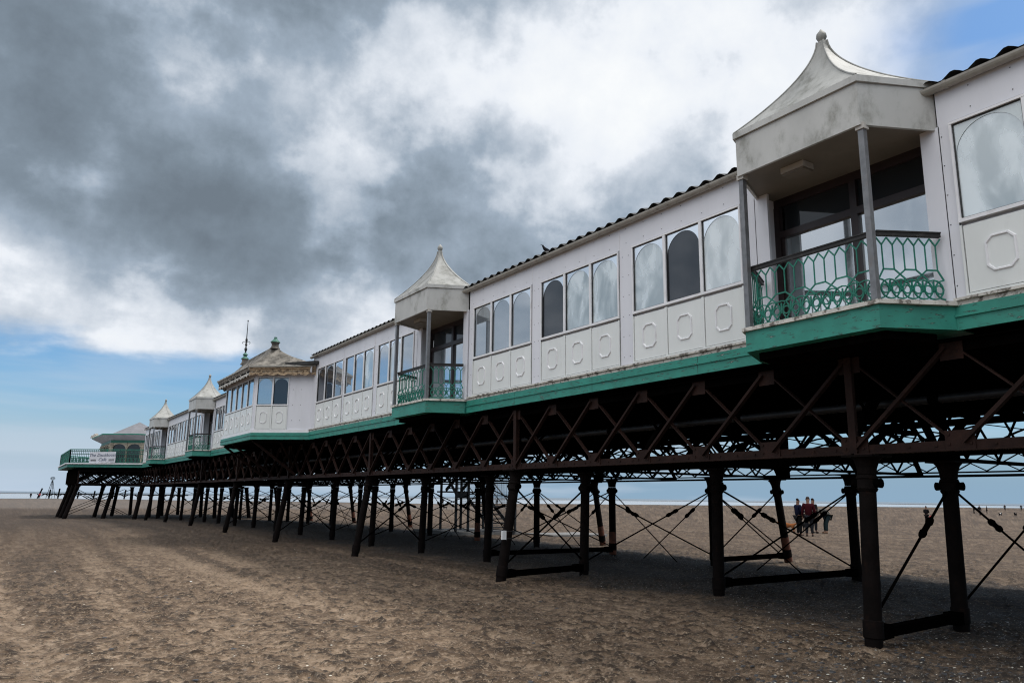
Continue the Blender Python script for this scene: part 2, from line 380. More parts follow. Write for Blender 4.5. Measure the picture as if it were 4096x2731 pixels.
me.loops.add(q_.size); me.loops.foreach_set('vertex_index', q_.ravel()); me.polygons.add(len(q_))
me.polygons.foreach_set('loop_start', np.arange(0, q_.size, 4, dtype=np.int32)); me.polygons.foreach_set('loop_total', np.full(len(q_), 4, dtype=np.int32))
me.update(calc_edges=True)
at_ = me.attributes.new('trodden', 'FLOAT', 'POINT'); at_.data.foreach_set('value', TR_.reshape(-1).astype(np.float32))
beach = bpy.data.objects.new('beach_sand', me); COL.objects.link(beach); tag(beach, kind='structure')
# sand material
m = bpy.data.materials.new('sand'); m.use_nodes = True; t = m.node_tree; b = t.nodes['Principled BSDF']; b.inputs['Roughness'].default_value = .9; b.inputs['Specular IOR Level'].default_value = .25
geo = t.nodes.new('ShaderNodeNewGeometry')
def tn(scale, detail=5, rough=.6, st=(1, 1, 1)):
    mp = t.nodes.new('ShaderNodeMapping'); mp.inputs['Scale'].default_value = st; t.links.new(geo.outputs['Position'], mp.inputs[0])
    n = t.nodes.new('ShaderNodeTexNoise'); n.inputs['Scale'].default_value = scale; n.inputs['Detail'].default_value = detail; n.inputs['Roughness'].default_value = rough
    t.links.new(mp.outputs[0], n.inputs['Vector']); return n.outputs[0]
def tr(v, a, c, lo=0., hi=1.):
    n = t.nodes.new('ShaderNodeMapRange'); n.interpolation_type = 'SMOOTHSTEP'; t.links.new(v, n.inputs[0])
    for k, x in enumerate((a, c, lo, hi)): n.inputs[k+1].default_value = x
    return n.outputs[0]
def tm(f, a, c):
    n = t.nodes.new('ShaderNodeMix'); n.data_type = 'RGBA'
    for k, v in ((0, f), (6, a), (7, c)):
        if isinstance(v, (float, int)): n.inputs[k].default_value = v
        elif isinstance(v, tuple): n.inputs[k].default_value = (*v, 1)
        else: t.links.new(v, n.inputs[k])
    return n.outputs[2]
def tmath(op, a, c):
    n = t.nodes.new('ShaderNodeMath'); n.operation = op
    for k, v in ((0, a), (1, c)):
        if isinstance(v, (float, int)): n.inputs[k].default_value = v
        else: t.links.new(v, n.inputs[k])
    return n.outputs[0]
sx = t.nodes.new('ShaderNodeSeparateXYZ'); t.links.new(geo.outputs['Position'], sx.inputs[0])
an = t.nodes.new('ShaderNodeAttribute'); an.attribute_name = 'trodden'; tro = an.outputs['Fac']
c = tm(tr(tn(.9, 4), .38, .62), (.080, .052, .033), (.138, .094, .061))
c = tm(tr(tn(1.0, 5, .6, (2.4, .09, 1)), .44, .58, 0, .7), c, (.185, .130, .087))     # pale drifts drawn out along the tracks
c = tm(tr(tro, .50, .72, 0, .8), c, (.30, .222, .156))                           # dry floors of prints and ruts
c = tm(tr(tro, .47, .30, 0, .9), c, (.032, .0215, .0145))                          # damp thrown-up clods
c = tm(tr(tn(15, 7, .8), .50, .60, 0, .85), c, (.026, .0185, .0135))
c = tm(tr(tn(19, 7, .8, (1, 1.1, 1)), .53, .61, 0, .75), c, (.35, .272, .20))
c = tm(tr(tn(90, 3, .6), .66, .74, 0, .7), c, (.50, .47, .42))               # shell grit
c = tm(tr(tn(60, 3, .6, (1.3, 1, 1)), .68, .74, 0, .7), c, (.02, .019, .018))
# sand colour darkens with distance from the camera
vl = t.nodes.new('ShaderNodeVectorMath'); vl.operation = 'LENGTH'; t.links.new(geo.outputs['Position'], vl.inputs[0])
c = tm(tr(vl.outputs['Value'], 9, 30, 0, .68), c, (.050, .033, .0215))
# bed of dark pebbles and broken shell caught among the columns, with ragged edges, thicker to the right; its dark grey also paints in deeper shade under the pier
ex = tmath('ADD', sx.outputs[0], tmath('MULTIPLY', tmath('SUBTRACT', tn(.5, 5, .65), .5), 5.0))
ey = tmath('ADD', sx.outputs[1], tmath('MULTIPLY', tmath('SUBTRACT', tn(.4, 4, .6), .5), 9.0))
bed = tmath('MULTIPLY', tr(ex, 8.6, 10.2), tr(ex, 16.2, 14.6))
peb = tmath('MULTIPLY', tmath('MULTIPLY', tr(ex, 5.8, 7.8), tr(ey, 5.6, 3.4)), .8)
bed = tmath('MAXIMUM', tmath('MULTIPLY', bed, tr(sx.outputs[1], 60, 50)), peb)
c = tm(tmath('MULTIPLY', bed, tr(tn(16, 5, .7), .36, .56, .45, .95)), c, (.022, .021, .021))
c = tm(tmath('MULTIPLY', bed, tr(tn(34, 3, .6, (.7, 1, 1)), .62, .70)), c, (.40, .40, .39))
# wetter brown sand towards the pier head
wet = tmath('MULTIPLY', tr(sx.outputs[1], 26, 48), tmath('MULTIPLY', tr(sx.outputs[1], 118, 100), tr(sx.outputs[0], 20, 8)))
c = tm(tmath('MULTIPLY', wet, .62), c, (.042, .031, .024))
grey = tmath('MULTIPLY', tr(sx.outputs[1], 98, 120), tr(sx.outputs[0], 120, 60))
c = tm(tmath('MULTIPLY', grey, .6), c, (.12, .105, .095))
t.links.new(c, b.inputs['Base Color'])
bn = t.nodes.new('ShaderNodeBump'); bn.inputs['Strength'].default_value = 1.0; bn.inputs['Distance'].default_value = .06
bb = tmath('ADD', tmath('MULTIPLY', tn(7, 7, .72), 1.0), tmath('MULTIPLY', tn(1.6, 4, .6), 1.6))
t.links.new(bb, bn.inputs['Height']); t.links.new(bn.outputs[0], b.inputs['Normal'])
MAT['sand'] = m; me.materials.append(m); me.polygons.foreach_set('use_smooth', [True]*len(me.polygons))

# wet flats, sandbar and sea, each sheet clear of the one below
def sheet(name, r0, r1, z, m, seg=120):
    vs, fs = [], []
    for k in range(seg+1):
        a = R(-60+170*k/seg); j0 = r0(a) if callable(r0) else r0; j1 = r1(a) if callable(r1) else r1
        vs += [(j0*math.sin(a), j0*math.cos(a), z), (j1*math.sin(a), j1*math.cos(a), z)]
    for k in range(seg): fs.append((2*k, 2*k+1, 2*k+3, 2*k+2))
    mb = MB(); mb.add(vs, fs); o = mb.build(name, m, None, False, False); return tag(o, kind='structure')
def water(name, base, rough, bs, bstr, spec=.5):
    m, t, b, noise, mix, rg = mat(name, base, rough, .12, .02, spec=spec)
    geo = t.nodes.new('ShaderNodeNewGeometry'); mp = t.nodes.new('ShaderNodeMapping'); mp.inputs['Scale'].default_value = (1, 1, 1); t.links.new(geo.outputs['Position'], mp.inputs[0])
    n = t.nodes.new('ShaderNodeTexNoise'); n.inputs['Scale'].default_value = bs; n.inputs['Detail'].default_value = 3; t.links.new(mp.outputs[0], n.inputs['Vector'])
    bp = t.nodes.new('ShaderNodeBump'); bp.inputs['Strength'].default_value = bstr; bp.inputs['Distance'].default_value = .2
    t.links.new(n.outputs[0], bp.inputs['Height']); t.links.new(bp.outputs[0], b.inputs['Normal'])
water('wet_flat', (.30, .30, .31), .22, .05, .05)
water('sea_water', (.10, .13, .16), .35, .15, .3)
mat('bar_sand', (.07, .065, .065), .9, .2, .05)
ZW = -.50
def shore(a):
    d = math.degrees(a); return float(np.interp(d, [-60, -5, 5, 27.6, 35, 50.7, 66, 110], [300, 262, 262, 222, 262, 318, 420, 600]))*(1+.012*math.sin(a*60)+.02*math.sin(a*23))
sheet('wet_flats', shore, 1400, ZW, 'wet_flat')
sheet('sandbar', lambda a: 760+60*math.sin(a*9)+25*math.sin(a*40), lambda a: 905+40*math.sin(a*7+1), ZW+.05, 'bar_sand', 200)
sheet('sea', lambda a: 1000, 15000, ZW+.10, 'sea_water')

# ------------------------------------------------------------------ pier : columns, girders, bracing
ZB, ZT = 2.08, 3.22      # bottom of girders, top of girders
XR = [(7.82, 8.15, True), (9.98, 10.04, False), (13.75, 13.75, False), (16.35, 16.0, True)]   # base x, top x, splayed row
ROWN = ['front row of the pier', 'second row under the deck', 'third row under the deck', 'rear row against the light']
def column(name, xb, yb, xt, yt, label, extras=None, r0=.094):
    zb = g0(xb, yb)
    o = thing(name, label, 'column', (xb, yb, zb), 'cast iron columns carrying the pier')
    A = Vector((xb, yb, zb)); T = Vector((xt, yt, ZB-.01)); ax = (T-A); ln = ax.length; u = ax.normalized()
    def P_(h): return A+u*h
    s = MB((xb, yb, zb)); s.tube([P_(-.4), P_(ln-.28)], [r0, r0*.97], 18); s.build('shaft', 'iron', o, True)
    c_ = MB((xb, yb, zb)); c_.tube([P_(ln-.40), P_(ln-.37), P_(ln-.36), P_(ln-.27), P_(ln-.26), P_(ln-.22)], [r0+.004, r0+.02, r0+.012, r0+.014, r0+.025, r0+.01], 18)
    c_.build('collar', 'iron', o, True)
    k = MB((xb, yb, zb)); k.tube([P_(ln-.215), P_(ln-.14), P_(ln-.06), P_(ln-.02)], [r0+.006, r0+.014, r0+.04, r0+.075], 18)
    k.box((xt-.19, yt-.19, ZB-.03), (xt+.19, yt+.19, ZB-.008)); k.build('capital', 'iron', o, False)
    for dy in (-1, 1):
        g_ = MB((xb, yb, zb)); c2 = P_(ln-.31); g_.tube([c2+Vector((0, dy*r0*.9, 0)), c2+Vector((0, dy*(r0+.075), 0))], [.045, .055], 10); g_.build('lug', 'black_iron', o)
    f_ = MB((xb, yb, zb)); f_.tube([P_(.12), P_(.13), P_(.30), P_(.31)], [r0+.002, r0+.012, r0+.012, r0+.002], 18); f_.build('foot_ring', 'iron', o, True)
    return o
cols = {}
K0 = 0
for ri, (xb, xt, spl) in enumerate(XR):
    n = 0
    for k, y in enumerate(TY):
        even = (k % 2 == 0)
        if ri in (0, 3) and not even: continue
        if y > 58: continue
        yy = y+(0 if ri in (0,) else (.5 if ri == 1 and 5 <= k <= 9 else (-.03 if ri == 1 and k == 2 else .28)))-(.12 if (ri == 0 and k == 2) else 0)
        if ri == 0 and y < 0 or ri == 1 and y < 1 or ri == 2 and y < 4 or ri == 3 and y < 4: continue
        yb = yy
        lab = f"dark iron column, {ORD[n]} from the right in the {ROWN[ri]}"
        if ri == 0 and n == 0: lab = 'thick dark iron column nearest the camera under the big balcony'
        if ri == 0 and n == 1: lab = 'leaning iron column wearing a small white notice box'
        o = column('iron_column', xb+(.20 if (ri == 0 and k == 2) else 0), yb, xt, yy, lab)
        if ri == 3 or (ri == 2 and n in (3, 5)):
            zz = o.location.z
            ru = MB(o.location); A = Vector((xb, yb, zz)); T = Vector((xt, yy, ZB)); d = (T-A).normalized()
            ru.tube([A+d*.02, A+d*.60], [.099, .098], 18); ru.build('rusty_sleeve', 'rust', o, True)
        cols[(ri, k)] = (xb+(.20 if (ri == 0 and k == 2) else 0), yb, xt, yy); n += 1
def colpt(ri, k, z):
    xb, yb, xt, yt = cols[(ri, k)]; f = z/ZB; return Vector((xb+(xt-xb)*f, yb+(yt-yb)*f, z))
def rod(mb, tb, p, q, r=.016, at=.33):
    p, q = Vector(p), Vector(q); d = (q-p).normalized(); L_ = (q-p).length
    mb.tube([p, q], r, 6)
    c = p+d*L_*at; tb.tube([c-d*.19, c-d*.15, c-d*.09, c-d*.06, c+d*.06, c+d*.09, c+d*.15, c+d*.19], [.02, .042, .046, .034, .034, .046, .042, .02], 8)
nb = 0
for k in range(len(TY)):
    for (ra, rb) in ((0, 1), (1, 2), (2, 3)):
        if (ra, k) not in cols or (rb, k) not in cols: continue
        if TY[k] > 57: continue
        p0, p1 = colpt(ra, k, 1.76), colpt(rb, k, 1.76); q0, q1 = colpt(ra, k, .30), colpt(rb, k, .30)
        where = {(0, 1): 'between front and second columns', (1, 2): 'between the two inner rows', (2, 3): 'between the inner and rear rows'}[(ra, rb)]
        o = thing('cross_brace', f"crossed iron tie rods {where}, {ORD[k-1]} frame from the right", 'tie rods', (q0.x, q0.y, 0), 'tie rods bracing the pier frames')
        for a_, b2 in (((p0, q1),) if (ra, k) != (0, 2) else ())+((p1, q0),):
            m1, m2 = MB(o.location), MB(o.location); rod(m1, m2, a_, b2, .017 if ra == 0 else .015, .34)
            r_ = m1.build('tie_rod', 'black_iron', o, True); m2.build('turnbuckle', 'black_iron', r_, True)
        nb += 1
        if (ra in (0, 2) and k % 2 == 0) or (ra == 1 and k % 2 == 1):
            if k < 6:
                gb = MB((q0.x, q0.y, 0)); zz = .17+(.05 if ra > 0 else 0)
                gb.bar((q0.x, q0.y, zz), (q1.x, q1.y, zz+.03), .11, .105); gb.bar((q0.x-.02, q0.y+.0, zz+.0), (q0.x+.24, q0.y, zz+.02), .16, .14); gb.bar((q1.x-.24, q1.y, zz+.02), (q1.x+.05, q1.y, zz+.03), .16, .14)
                x_ = gb.build('ground_beam', 'black_iron'); tag(x_, f"black beam lying on the sand {where}, {ORD[k-1]} frame from the right", 'beam', 'low beams joining column feet')
# shallow longitudinal rods of the third row, running into the sand
for k in range(3, 12):
    if (2, k) in cols and (2, k+1) in cols:
        a_, b2 = colpt(2, k, 1.75), colpt(2, k+1, 1.75); fa, fb = colpt(2, k, -.1), colpt(2, k+1, -.1)
        o = thing('cross_brace', f"crossed tie rods sinking into the sand along the third row, {ORD[k-3]} pair from the right", 'tie rods', (a_.x, a_.y, 0), 'tie rods bracing the pier frames')
        for s_, e_ in ((a_, a_.lerp(fb, .72)*1), (b2, b2.lerp(fa, .72)*1)):
            s_ = Vector(s_); e_ = Vector(e_); e_.z = -.05
            m1, m2 = MB(o.location), MB(o.location); rod(m1, m2, s_, e_, .013, .28)
            r_ = m1.build('tie_rod', 'black_iron', o, True); m2.build('turnbuckle', 'black_iron', r_, True)

# girders along the pier: one span built, then copied
SP = 7.08
def rear_girder(x, mname):
    o = thing('lattice_girder', 'x', 'girder', (x, 0, 0), 'lattice girders under the deck')
    for z0_, z1_, nm in ((ZB-.02, ZB+.03, 'bottom_chord'), (ZB+.06, ZB+.09, 'bottom_chord'), (ZB+.40, ZB+.52, 'middle_chord'), (ZT-.14, ZT, 'top_chord')):
        c = MB(); c.box((-.03, .02, z0_), (.03, SP-.02, z1_)); c.build(nm, mname, o)
    for i in range(12):
        y0, y1 = i*SP/12, (i+1)*SP/12
        for a_, b_, dx in ((ZB+.09, ZB+.40, .01), (ZB+.40, ZB+.09, -.01)):
            d = MB(); d.bar((dx, y0, a_), (dx, y1, b_), .012, .055, (1, 0, 0)); d.build('lattice_bar', mname, o)
    for i in range(3):
        y0, y1 = i*SP/3, (i+1)*SP/3
        for a_, b_, dx in ((ZB+.52, ZT-.14, .01), (ZT-.14, ZB+.52, -.01)):
            d = MB(); d.bar((dx, y0, a_), (dx, y1, b_), .02, .09, (1, 0, 0)); d.build('diagonal', mname, o)
        ar = MB(); pts = [(0, y0+(y1-y0)*j/12, ZB+.50+.42*math.sin(math.pi*j/12)) for j in range(13)]
        for j in range(12): ar.bar(pts[j], pts[j+1], .03, .05, (1, 0, 0))
        ar.build('arched_rib', mname, o)
    v = MB(); v.box((-.08, -.12, ZB), (.08, .12, ZT)); v.build('upright', mname, o)
    return o
def girder(x, mname, rich):
    o = thing('lattice_girder', 'x', 'girder', (x, 0, 0), 'lattice girders under the deck')
    c = MB(); c.box((-.008, .02, ZB+.0), (.008, SP-.02, ZB+.11)); c.box((-.075, .02, ZB), (.075, SP-.02, ZB+.014))
    for kk in range(24 if rich else 0):
        yy = .25+kk*.295; c.lathe((0, 0, 0), [(0.001, 0)], 3) if False else c.box((-.019, yy-.011, ZB+.05), (-.008, yy+.011, ZB+.072))
    c.build('bottom_chord', mname, o)
    tpc = MB(); tpc.box((-.008, .02, ZT-.12), (.008, SP-.02, ZT)); tpc.box((-.075, .02, ZT-.014), (.075, SP-.02, ZT+.0)); tpc.build('top_chord', 'black_iron', o)  # top chord coloured near black to paint in the darkness below the fascia
    v = MB(); v.box((-.055, -.045, ZB+.015), (-.03, .045, ZT-.015)); v.box((-.03, -.012, ZB+.015), (.05, .012, ZT-.015)); v.build('upright', mname, o)
    n = 6; s = SP/n
    for i in range(n):
        y0, y1 = i*s, (i+1)*s
        d1 = MB(); d1.bar((.018, y0+.05, ZB+.08), (.018, y1-.05, ZT-.08), .014, .072, (1, 0, 0)); 
        d1.v = [v_ for v_ in d1.v]; d1.build('diagonal', mname, o)
        d2 = MB(); d2.bar((-.03, y0+.05, ZT-.08), (-.03, y1-.05, ZB+.08), .014, .072, (1, 0, 0)); d2.bar((-.05, y0+.05, ZT-.055), (-.05, y1-.05, ZB+.105), .035, .010, (1, 0, 0)); d2.build('diagonal', mname, o)
    for i in range(0, n):
        yy = i*s
        g_ = MB(); w_ = .15 if i else .17
        g_.box((-.020, yy-w_, ZB+.012), (-.010, yy+w_, ZB+.21))
        for (ry, rz_) in ((-.11, .06), (.11, .06), (-.11, .16), (.11, .16)): g_.lathe((-.02, 0, 0), [(0.0001, 0)], 3) if False else g_.box((-.031, yy+ry-.012, ZB+rz_), (-.020, yy+ry+.012, ZB+rz_+.024))
        g_.build('gusset_plate', mname, o)
        g2 = MB(); g2.box((-.020, yy-w_*.8, ZT-.20), (-.010, yy+w_*.8, ZT-.012)); g2.build('gusset_plate', mname, o)
    return o
GN = ['front', 'second', 'third', 'rear']
for ri, x in enumerate((8.15, 10.10, 13.75, 16.0)):
    first = None
    for i in range(-1, 8):
        y = 5.3+SP*i
        if ri == 2 or ri > 0 and i < 0 or (ri > 0 and i > 6): continue
        lab = f"{'rust brown' if ri == 0 else 'dark'} lattice girder, {GN[ri]} line under the deck, {ORD[i+1]} span from the right"
        if first is None:
            first = rear_girder(x, 'black_iron') if ri == 3 else girder(x, 'girder_iron' if ri == 0 else 'black_iron', ri == 0); first.location = (x, y, 0); first['label'] = lab
        else: dup(first, (x, y, 0), lab)
#CG, arched below a fine lattice
def cross_girder():
    o = thing('cross_girder', 'x', 'girder', (0, 0, 0), 'arched cross girders over the column frames')
    x0, x1 = 8.2, 15.95
    c = MB(); c.box((x0, -.05, ZB+.012), (x1, .05, ZB+.024)); c.box((x0, -.01, ZB+.024), (x1, .01, ZB+.06)); c.build('bottom_chord', 'black_iron', o)
    t2 = MB(); t2.box((x0, -.05, ZT-.30), (x1, .05, ZT-.29)); t2.box((x0, -.01, ZT-.29), (x1, .01, ZT-.2)); t2.build('top_chord', 'black_iron', o)
    for s_ in (1, -1):
        d = MB(); n = 9; w_ = (x1-x0)/n
        for i in range(n):
            a, b2 = x0+i*w_, x0+(i+1)*w_
            za, zb = (ZB+.04, ZT-.26) if s_ > 0 else (ZT-.26, ZB+.04)
            d.bar((a, .012*s_, za), (b2, .012*s_, zb), .05, .008, (0, 1, 0))
        d.build('lattice', 'black_iron', o)
    for xa, xb in ((8.2, 10.1), (10.1, 13.75), (13.75, 15.95)):
        ar = MB(); pts = [Vector((xa+(xb-xa)*i/14, 0, ZB+.02+(.80)*math.sin(math.pi*i/14)**.75)) for i in range(15)]
        for i in range(14): ar.bar(pts[i], pts[i+1], .05, .085, (0, 1, 0))
        ar.build('arched_rib', 'black_iron', o)
    return o
cg = None
for k, y in enumerate(TY):
    if y < 4 or y > 58: continue
    lab = f"black arched cross girder on the {ORD[k-2]} column frame from the right"
    if cg is None: cg = cross_girder(); cg.location = (0, y+.1, 0); cg['label'] = lab
    else: dup(cg, (0, y+.1, 0), lab)
# service pipe hanging under the deck
pp = thing('service_pipe', 'grey pipe hung below the deck behind the front girder', 'pipe', (9.0, -2, 2.74))
q = MB((9.0, -2, 2.74)); q.tube([(9, -2, 2.74), (9, 56, 2.74)], .05, 10); q.build('pipe', 'galv', pp, True)
for k in range(20):
    h_ = MB((9.0, -2, 2.74)); y = -1+k*2.9; h_.tube([(9, y, 2.68), (9, y, 3.2)], .012, 6); h_.tube([(9, y-.06, 2.74), (9, y+.06, 2.74)], .062, 10); h_.build('hanger', 'black_iron', pp)

# ------------------------------------------------------------------ deck
dk = thing('pier_deck', 'long dark timber deck of the pier seen from beneath', 'deck', (12, -4, 3.2))
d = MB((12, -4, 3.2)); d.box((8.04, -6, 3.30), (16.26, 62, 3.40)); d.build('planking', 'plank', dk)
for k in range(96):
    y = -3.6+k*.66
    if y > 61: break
    j_ = MB((12, -4, 3.2)); j_.box((8.22, y, 3.17), (15.9, y+.09, 3.298)); j_.build('joist', 'plank', dk)

# ------------------------------------------------------------------ arcade halls
XF = 8.0
ZE, ZWT, ZWM, ZWB = 5.94, 5.52, 4.40, 3.62
def arch_pts(y0, y1, zb, zt, n=14):
    r = (y1-y0)/2; zc = zt-r*1.0; yc = (y0+y1)/2
    return [(y0, zb)]+[(yc-r*math.cos(math.pi*i/n), zc+r*math.sin(math.pi*i/n)) for i in range(n+1)]+[(y1, zb)]
class Frame:                       # a flat wall plane: origin, direction along it, outward normal
    def __init__(s, o, a, n): s.o, s.a, s.n = Vector(o), Vector(a).normalized(), Vector(n).normalized()
    def P(s, u, z, d=0): p = s.o+s.a*u+s.n*d; return Vector((p.x, p.y, z))
    def rect(s, mb, u0, u1, z0, z1, d0, d1):
        v = [s.P(u, z, d) for d in (d0, d1) for (u, z) in ((u0, z0), (u1, z0), (u1, z1), (u0, z1))]
        return mb.add(v, [(0,1,2,3),(4,7,6,5),(0,4,5,1),(1,5,6,2),(2,6,7,3),(3,7,4,0)])
    def poly(s, mb, pts, d):
        return mb.add([s.P(u, z, d) for u, z in pts], [tuple(range(len(pts)))])
def window(fr, org, par, u0, u1, kind, z0=ZWM, z1=ZWT, label=None):
    """frame (proud of the wall) with pane and, where the glass is arched, pale spandrels"""
    f = MB(org); e = .026
    fr.rect(f, u0, u1, z0, z0+e+.012, -.04, .028); fr.rect(f, u0, u1, z1-e, z1, -.04, .028)
    fr.rect(f, u0, u0+e, z0+e+.012, z1-e, -.04, .025); fr.rect(f, u1-e, u1, z0+e+.012, z1-e, -.04, .025)
    w_ = f.build('window', 'white_trim', par)
    if label: w_['label'] = label
    a, b2, za, zb = u0+e, u1-e, z0+e+.012, z1-e
    rub = MB(org)
    g = .012
    fr.rect(rub, a, a+g, za, zb, -.02, .004); fr.rect(rub, b2-g, b2, za, zb, -.02, .004); fr.rect(rub, a+g, b2-g, zb-g, zb, -.02, .004); fr.rect(rub, a+g, b2-g, za, za+g, -.02, .004)
    rub.build('gasket', 'black_paint', w_)
    if kind == 'mirror_pane':
        p_ = MB(org); fr.rect(p_, a, b2, za, zb, -.03, -.012); p_.build('pane', kind, w_)
    else:
        pts = arch_pts(a+.012, b2-.012, za, zb-.03, 20)
        p_ = MB(org); p_.slabq([fr.P(u, z, -.014) for u, z in pts], fr.n, .012); p_.build('pane', {'dark': 'arch_clear', 'arch': 'mirror_pane'}.get(kind, kind), w_)
        s_ = MB(org); yc = (a+b2)/2
        arc = pts[1:-1]; h = len(arc)//2
        left = [(a, za), (pts[0][0], za)]+arc[:h+1]+[(yc, zb), (a, zb)]
        right = [(yc, zb)]+arc[h:]+[(pts[-1][0], za), (b2, za), (b2, zb)]
        # triangulated strips from arc to the frame edge
        for seq, ux in ((arc[:h+1], a), (arc[h:], b2)):
            for i in range(len(seq)-1):
                (u_, z_), (u2, z2) = seq[i], seq[i+1]
                s_.add([fr.P(u_, z_, -.008), fr.P(u2, z2, -.008), fr.P(u2, zb, -.008), fr.P(u_, zb, -.008)], [(0, 1, 2, 3)])
            s_.add([fr.P(ux, za, -.008), fr.P(seq[0][0] if ux == a else seq[-1][0], za, -.008), fr.P(seq[0][0] if ux == a else seq[-1][0], zb, -.008), fr.P(ux, zb, -.008)], [(0, 1, 2, 3)])
        s_.build('arch_infill', 'spandrel_pale' if kind in ('frosted', 'frosted_b') else 'spandrel', w_, False, False)
    return w_
def lower_panel(fr, org, par, u0, u1, z0=ZWB, z1=ZWM-.03):
    f = MB(org); e = .022; gap = .010
    fr.rect(f, u0, u1, z0, z0+e, -.03, .024); fr.rect(f, u0, u0+e, z0+e, z1, -.03, .021); fr.rect(f, u1-e, u1, z0+e, z1, -.03, .021)
    fr.rect(f, u0+e+gap, u1-e-gap, z0+e+gap, z1-gap, -.018, .010)
    q = f.build('lower_panel', 'lower_white', par)
    sl_ = MB(org); fr.rect(sl_, u0+e, u1-e, z0+e, z1, -.029, -.019); sl_.build('gap_shadow', 'black_paint', q)  # black backing that paints shadow into the gap round the panel
    mld = MB(org); uc, zc = (u0+u1)/2, (z0+z1)/2+.01; hw, hh = min(.15, (u1-u0)*.22), .19; c = .065
    pts = [(uc-hw+c, zc-hh), (uc+hw-c, zc-hh), (uc+hw, zc-hh+c), (uc+hw, zc+hh-c), (uc+hw-c, zc+hh), (uc-hw+c, zc+hh), (uc-hw, zc+hh-c), (uc-hw, zc-hh+c)]
    def ringp(k, d): return [fr.P(uc+(u-uc)*k, zc+(z-zc)*(1-(1-k)*.8), d) for u, z in pts]
    A_, B_, C_, D_ = ringp(1.0, .010), ringp(.95, .026), ringp(.86, .026), ringp(.80, .010)
    vs = A_+B_+C_+D_; fs = []
    for r_ in range(3):
        for i in range(8): fs.append((r_*8+i, r_*8+(i+1) % 8, (r_+1)*8+(i+1) % 8, (r_+1)*8+i))
    mld.add(vs, fs); mld.build('moulding', 'white_trim', q)
    return q
KINDS = {}
def hall(y0, y1, groups, label, kinds, rf0, rf1):
    org = (8, y0, 3.4)
    o = thing('arcade_hall', label, 'building', org, 'long white halls on the pier deck')
    fr = Frame((XF, 0, 0), (0, 1, 0), (-1, 0, 0))
    wl = MB(org)
    # wall: plinth rail, frieze above the windows, piers between groups, mid rails behind frames
    fr.rect(wl, y0, y1, 3.535, ZWB-.004, -.10, .0); fr.rect(wl, y0, y1, ZWT+.004, ZE-.02, -.10, 0)
    edges = [y0]+[e for g in groups for e in g[:2]]+[y1]; edges.sort()
    for i in range(0, len(edges), 2):
        if edges[i+1]-edges[i] > .01: fr.rect(wl, edges[i], edges[i+1], ZWB-.004, ZWT+.004, -.10, .0)
    for g in groups: fr.rect(wl, g[0], g[1], ZWM-.05, ZWM+.02, -.10, -.05); fr.rect(wl, g[0], g[1], ZWB-.004, ZWM-.05, -.10, -.035)
    wl.build('wall', 'white_panel', o)
    # cover strips and screw heads
    st_ = MB(org)
    for y in sorted(set([g[0]-.015 for g in groups]+[g[1]+.0 for g in groups]))[::2]:
        fr.rect(st_, y-.006, y+.006, ZWT+.02, ZE-.03, 0, .006)
    st_.build('cover_strip', 'white_trim', o)
    sea = MB(org)
    for g in groups:
        fr.rect(sea, g[0]-.010, g[0], ZWB, ZWT+.006, -.02, .0025); fr.rect(sea, g[0]-.010, g[1]+.006, ZWT+.006, ZWT+.014, -.02, .0025); fr.rect(sea, g[1], g[1]+.006, ZWB, ZWT+.006, -.02, .0025)
    sea.build('gap_shadow', 'black_paint', o)  # black strips on the wall standing in for shadow in the frame gaps
    sc_ = MB(org); y = y0+.12
    while y < y1:
        for z in (5.62, 5.86):
            fr.rect(sc_, y-.005, y+.005, z-.005, z+.005, 0, .004)
        y += .41
    for g in groups:
        for yy in (g[0]-.09, g[1]+.09):
            if y0 < yy < y1:
                for q_i in range(6): z = 3.75+q_i*.33; fr.rect(sc_, yy-.005, yy+.005, z-.005, z+.005, 0, .004)
    sc_.build('screw_heads', 'black_paint', o)
    sl = MB(org); fr.rect(sl, y0, y1, 3.585, 3.612, 0, .05); fr.rect(sl, y0, y1, 3.535, 3.584, 0, .018); sl.build('sill', 'old_white', o)
    ki = 0
    for g in groups:
        n = g[2]; s = (g[1]-g[0])/n
        for i in range(n):
            u0, u1 = g[0]+i*s, g[0]+(i+1)*s
            window(fr, org, o, u0, u1, kinds[ki % len(kinds)]); lower_panel(fr, org, o, u0, u1); ki += 1
    fb = MB(org); fr.rect(fb, y0, y1, 3.28, 3.415, 0, .030); fr.rect(fb, y0, y1, 3.437, 3.534, 0, .030); fr.rect(fb, y0, y1, 3.415, 3.437, 0, .052); fb.build('fascia_board', 'green_board', o)
    jn = MB(org); y = y0+1.1
    while y < y1: fr.rect(jn, y-.003, y+.003, 3.285, 3.41, .03, .0315); fr.rect(jn, y-.003, y+.003, 3.44, 3.53, .03, .0315); y += 2.35
    jn.build('board_joint', 'black_paint', o)
    # gutter: half round with brackets
    gt = MB(org); gp = []
    for yy in (rf0, rf1):
        for i in range(9):
            t = math.pi*i/8; gp.append((7.935-.062*math.cos(t), yy, 5.955-.06*math.sin(t)))
    gt.add(gp, [(i, i+1, 9+i+1, 9+i) for i in range(8)])
    y = rf0+.3
    while y < rf1:
        gp = []
        for yy in (y-.018, y+.018):
            for i in range(9): t = math.pi*i/8; gp.append((7.935-.070*math.cos(t), yy, 5.957-.068*math.sin(t)))
        gt.add(gp, [(i, i+1, 9+i+1, 9+i) for i in range(8)]+[tuple(range(9)), tuple(range(9, 18))[::-1]]); y += .82
    gt.build('gutter', 'gutter', o, False, False)
    # corrugated roof, ridge along the pier
    rf = MB(org); nx = 5; pitch_ = .265; ny = int((rf1-rf0)/pitch_*6); vs, fs = [], []
    prof = [0, .0, .55, 1, 1, .5]
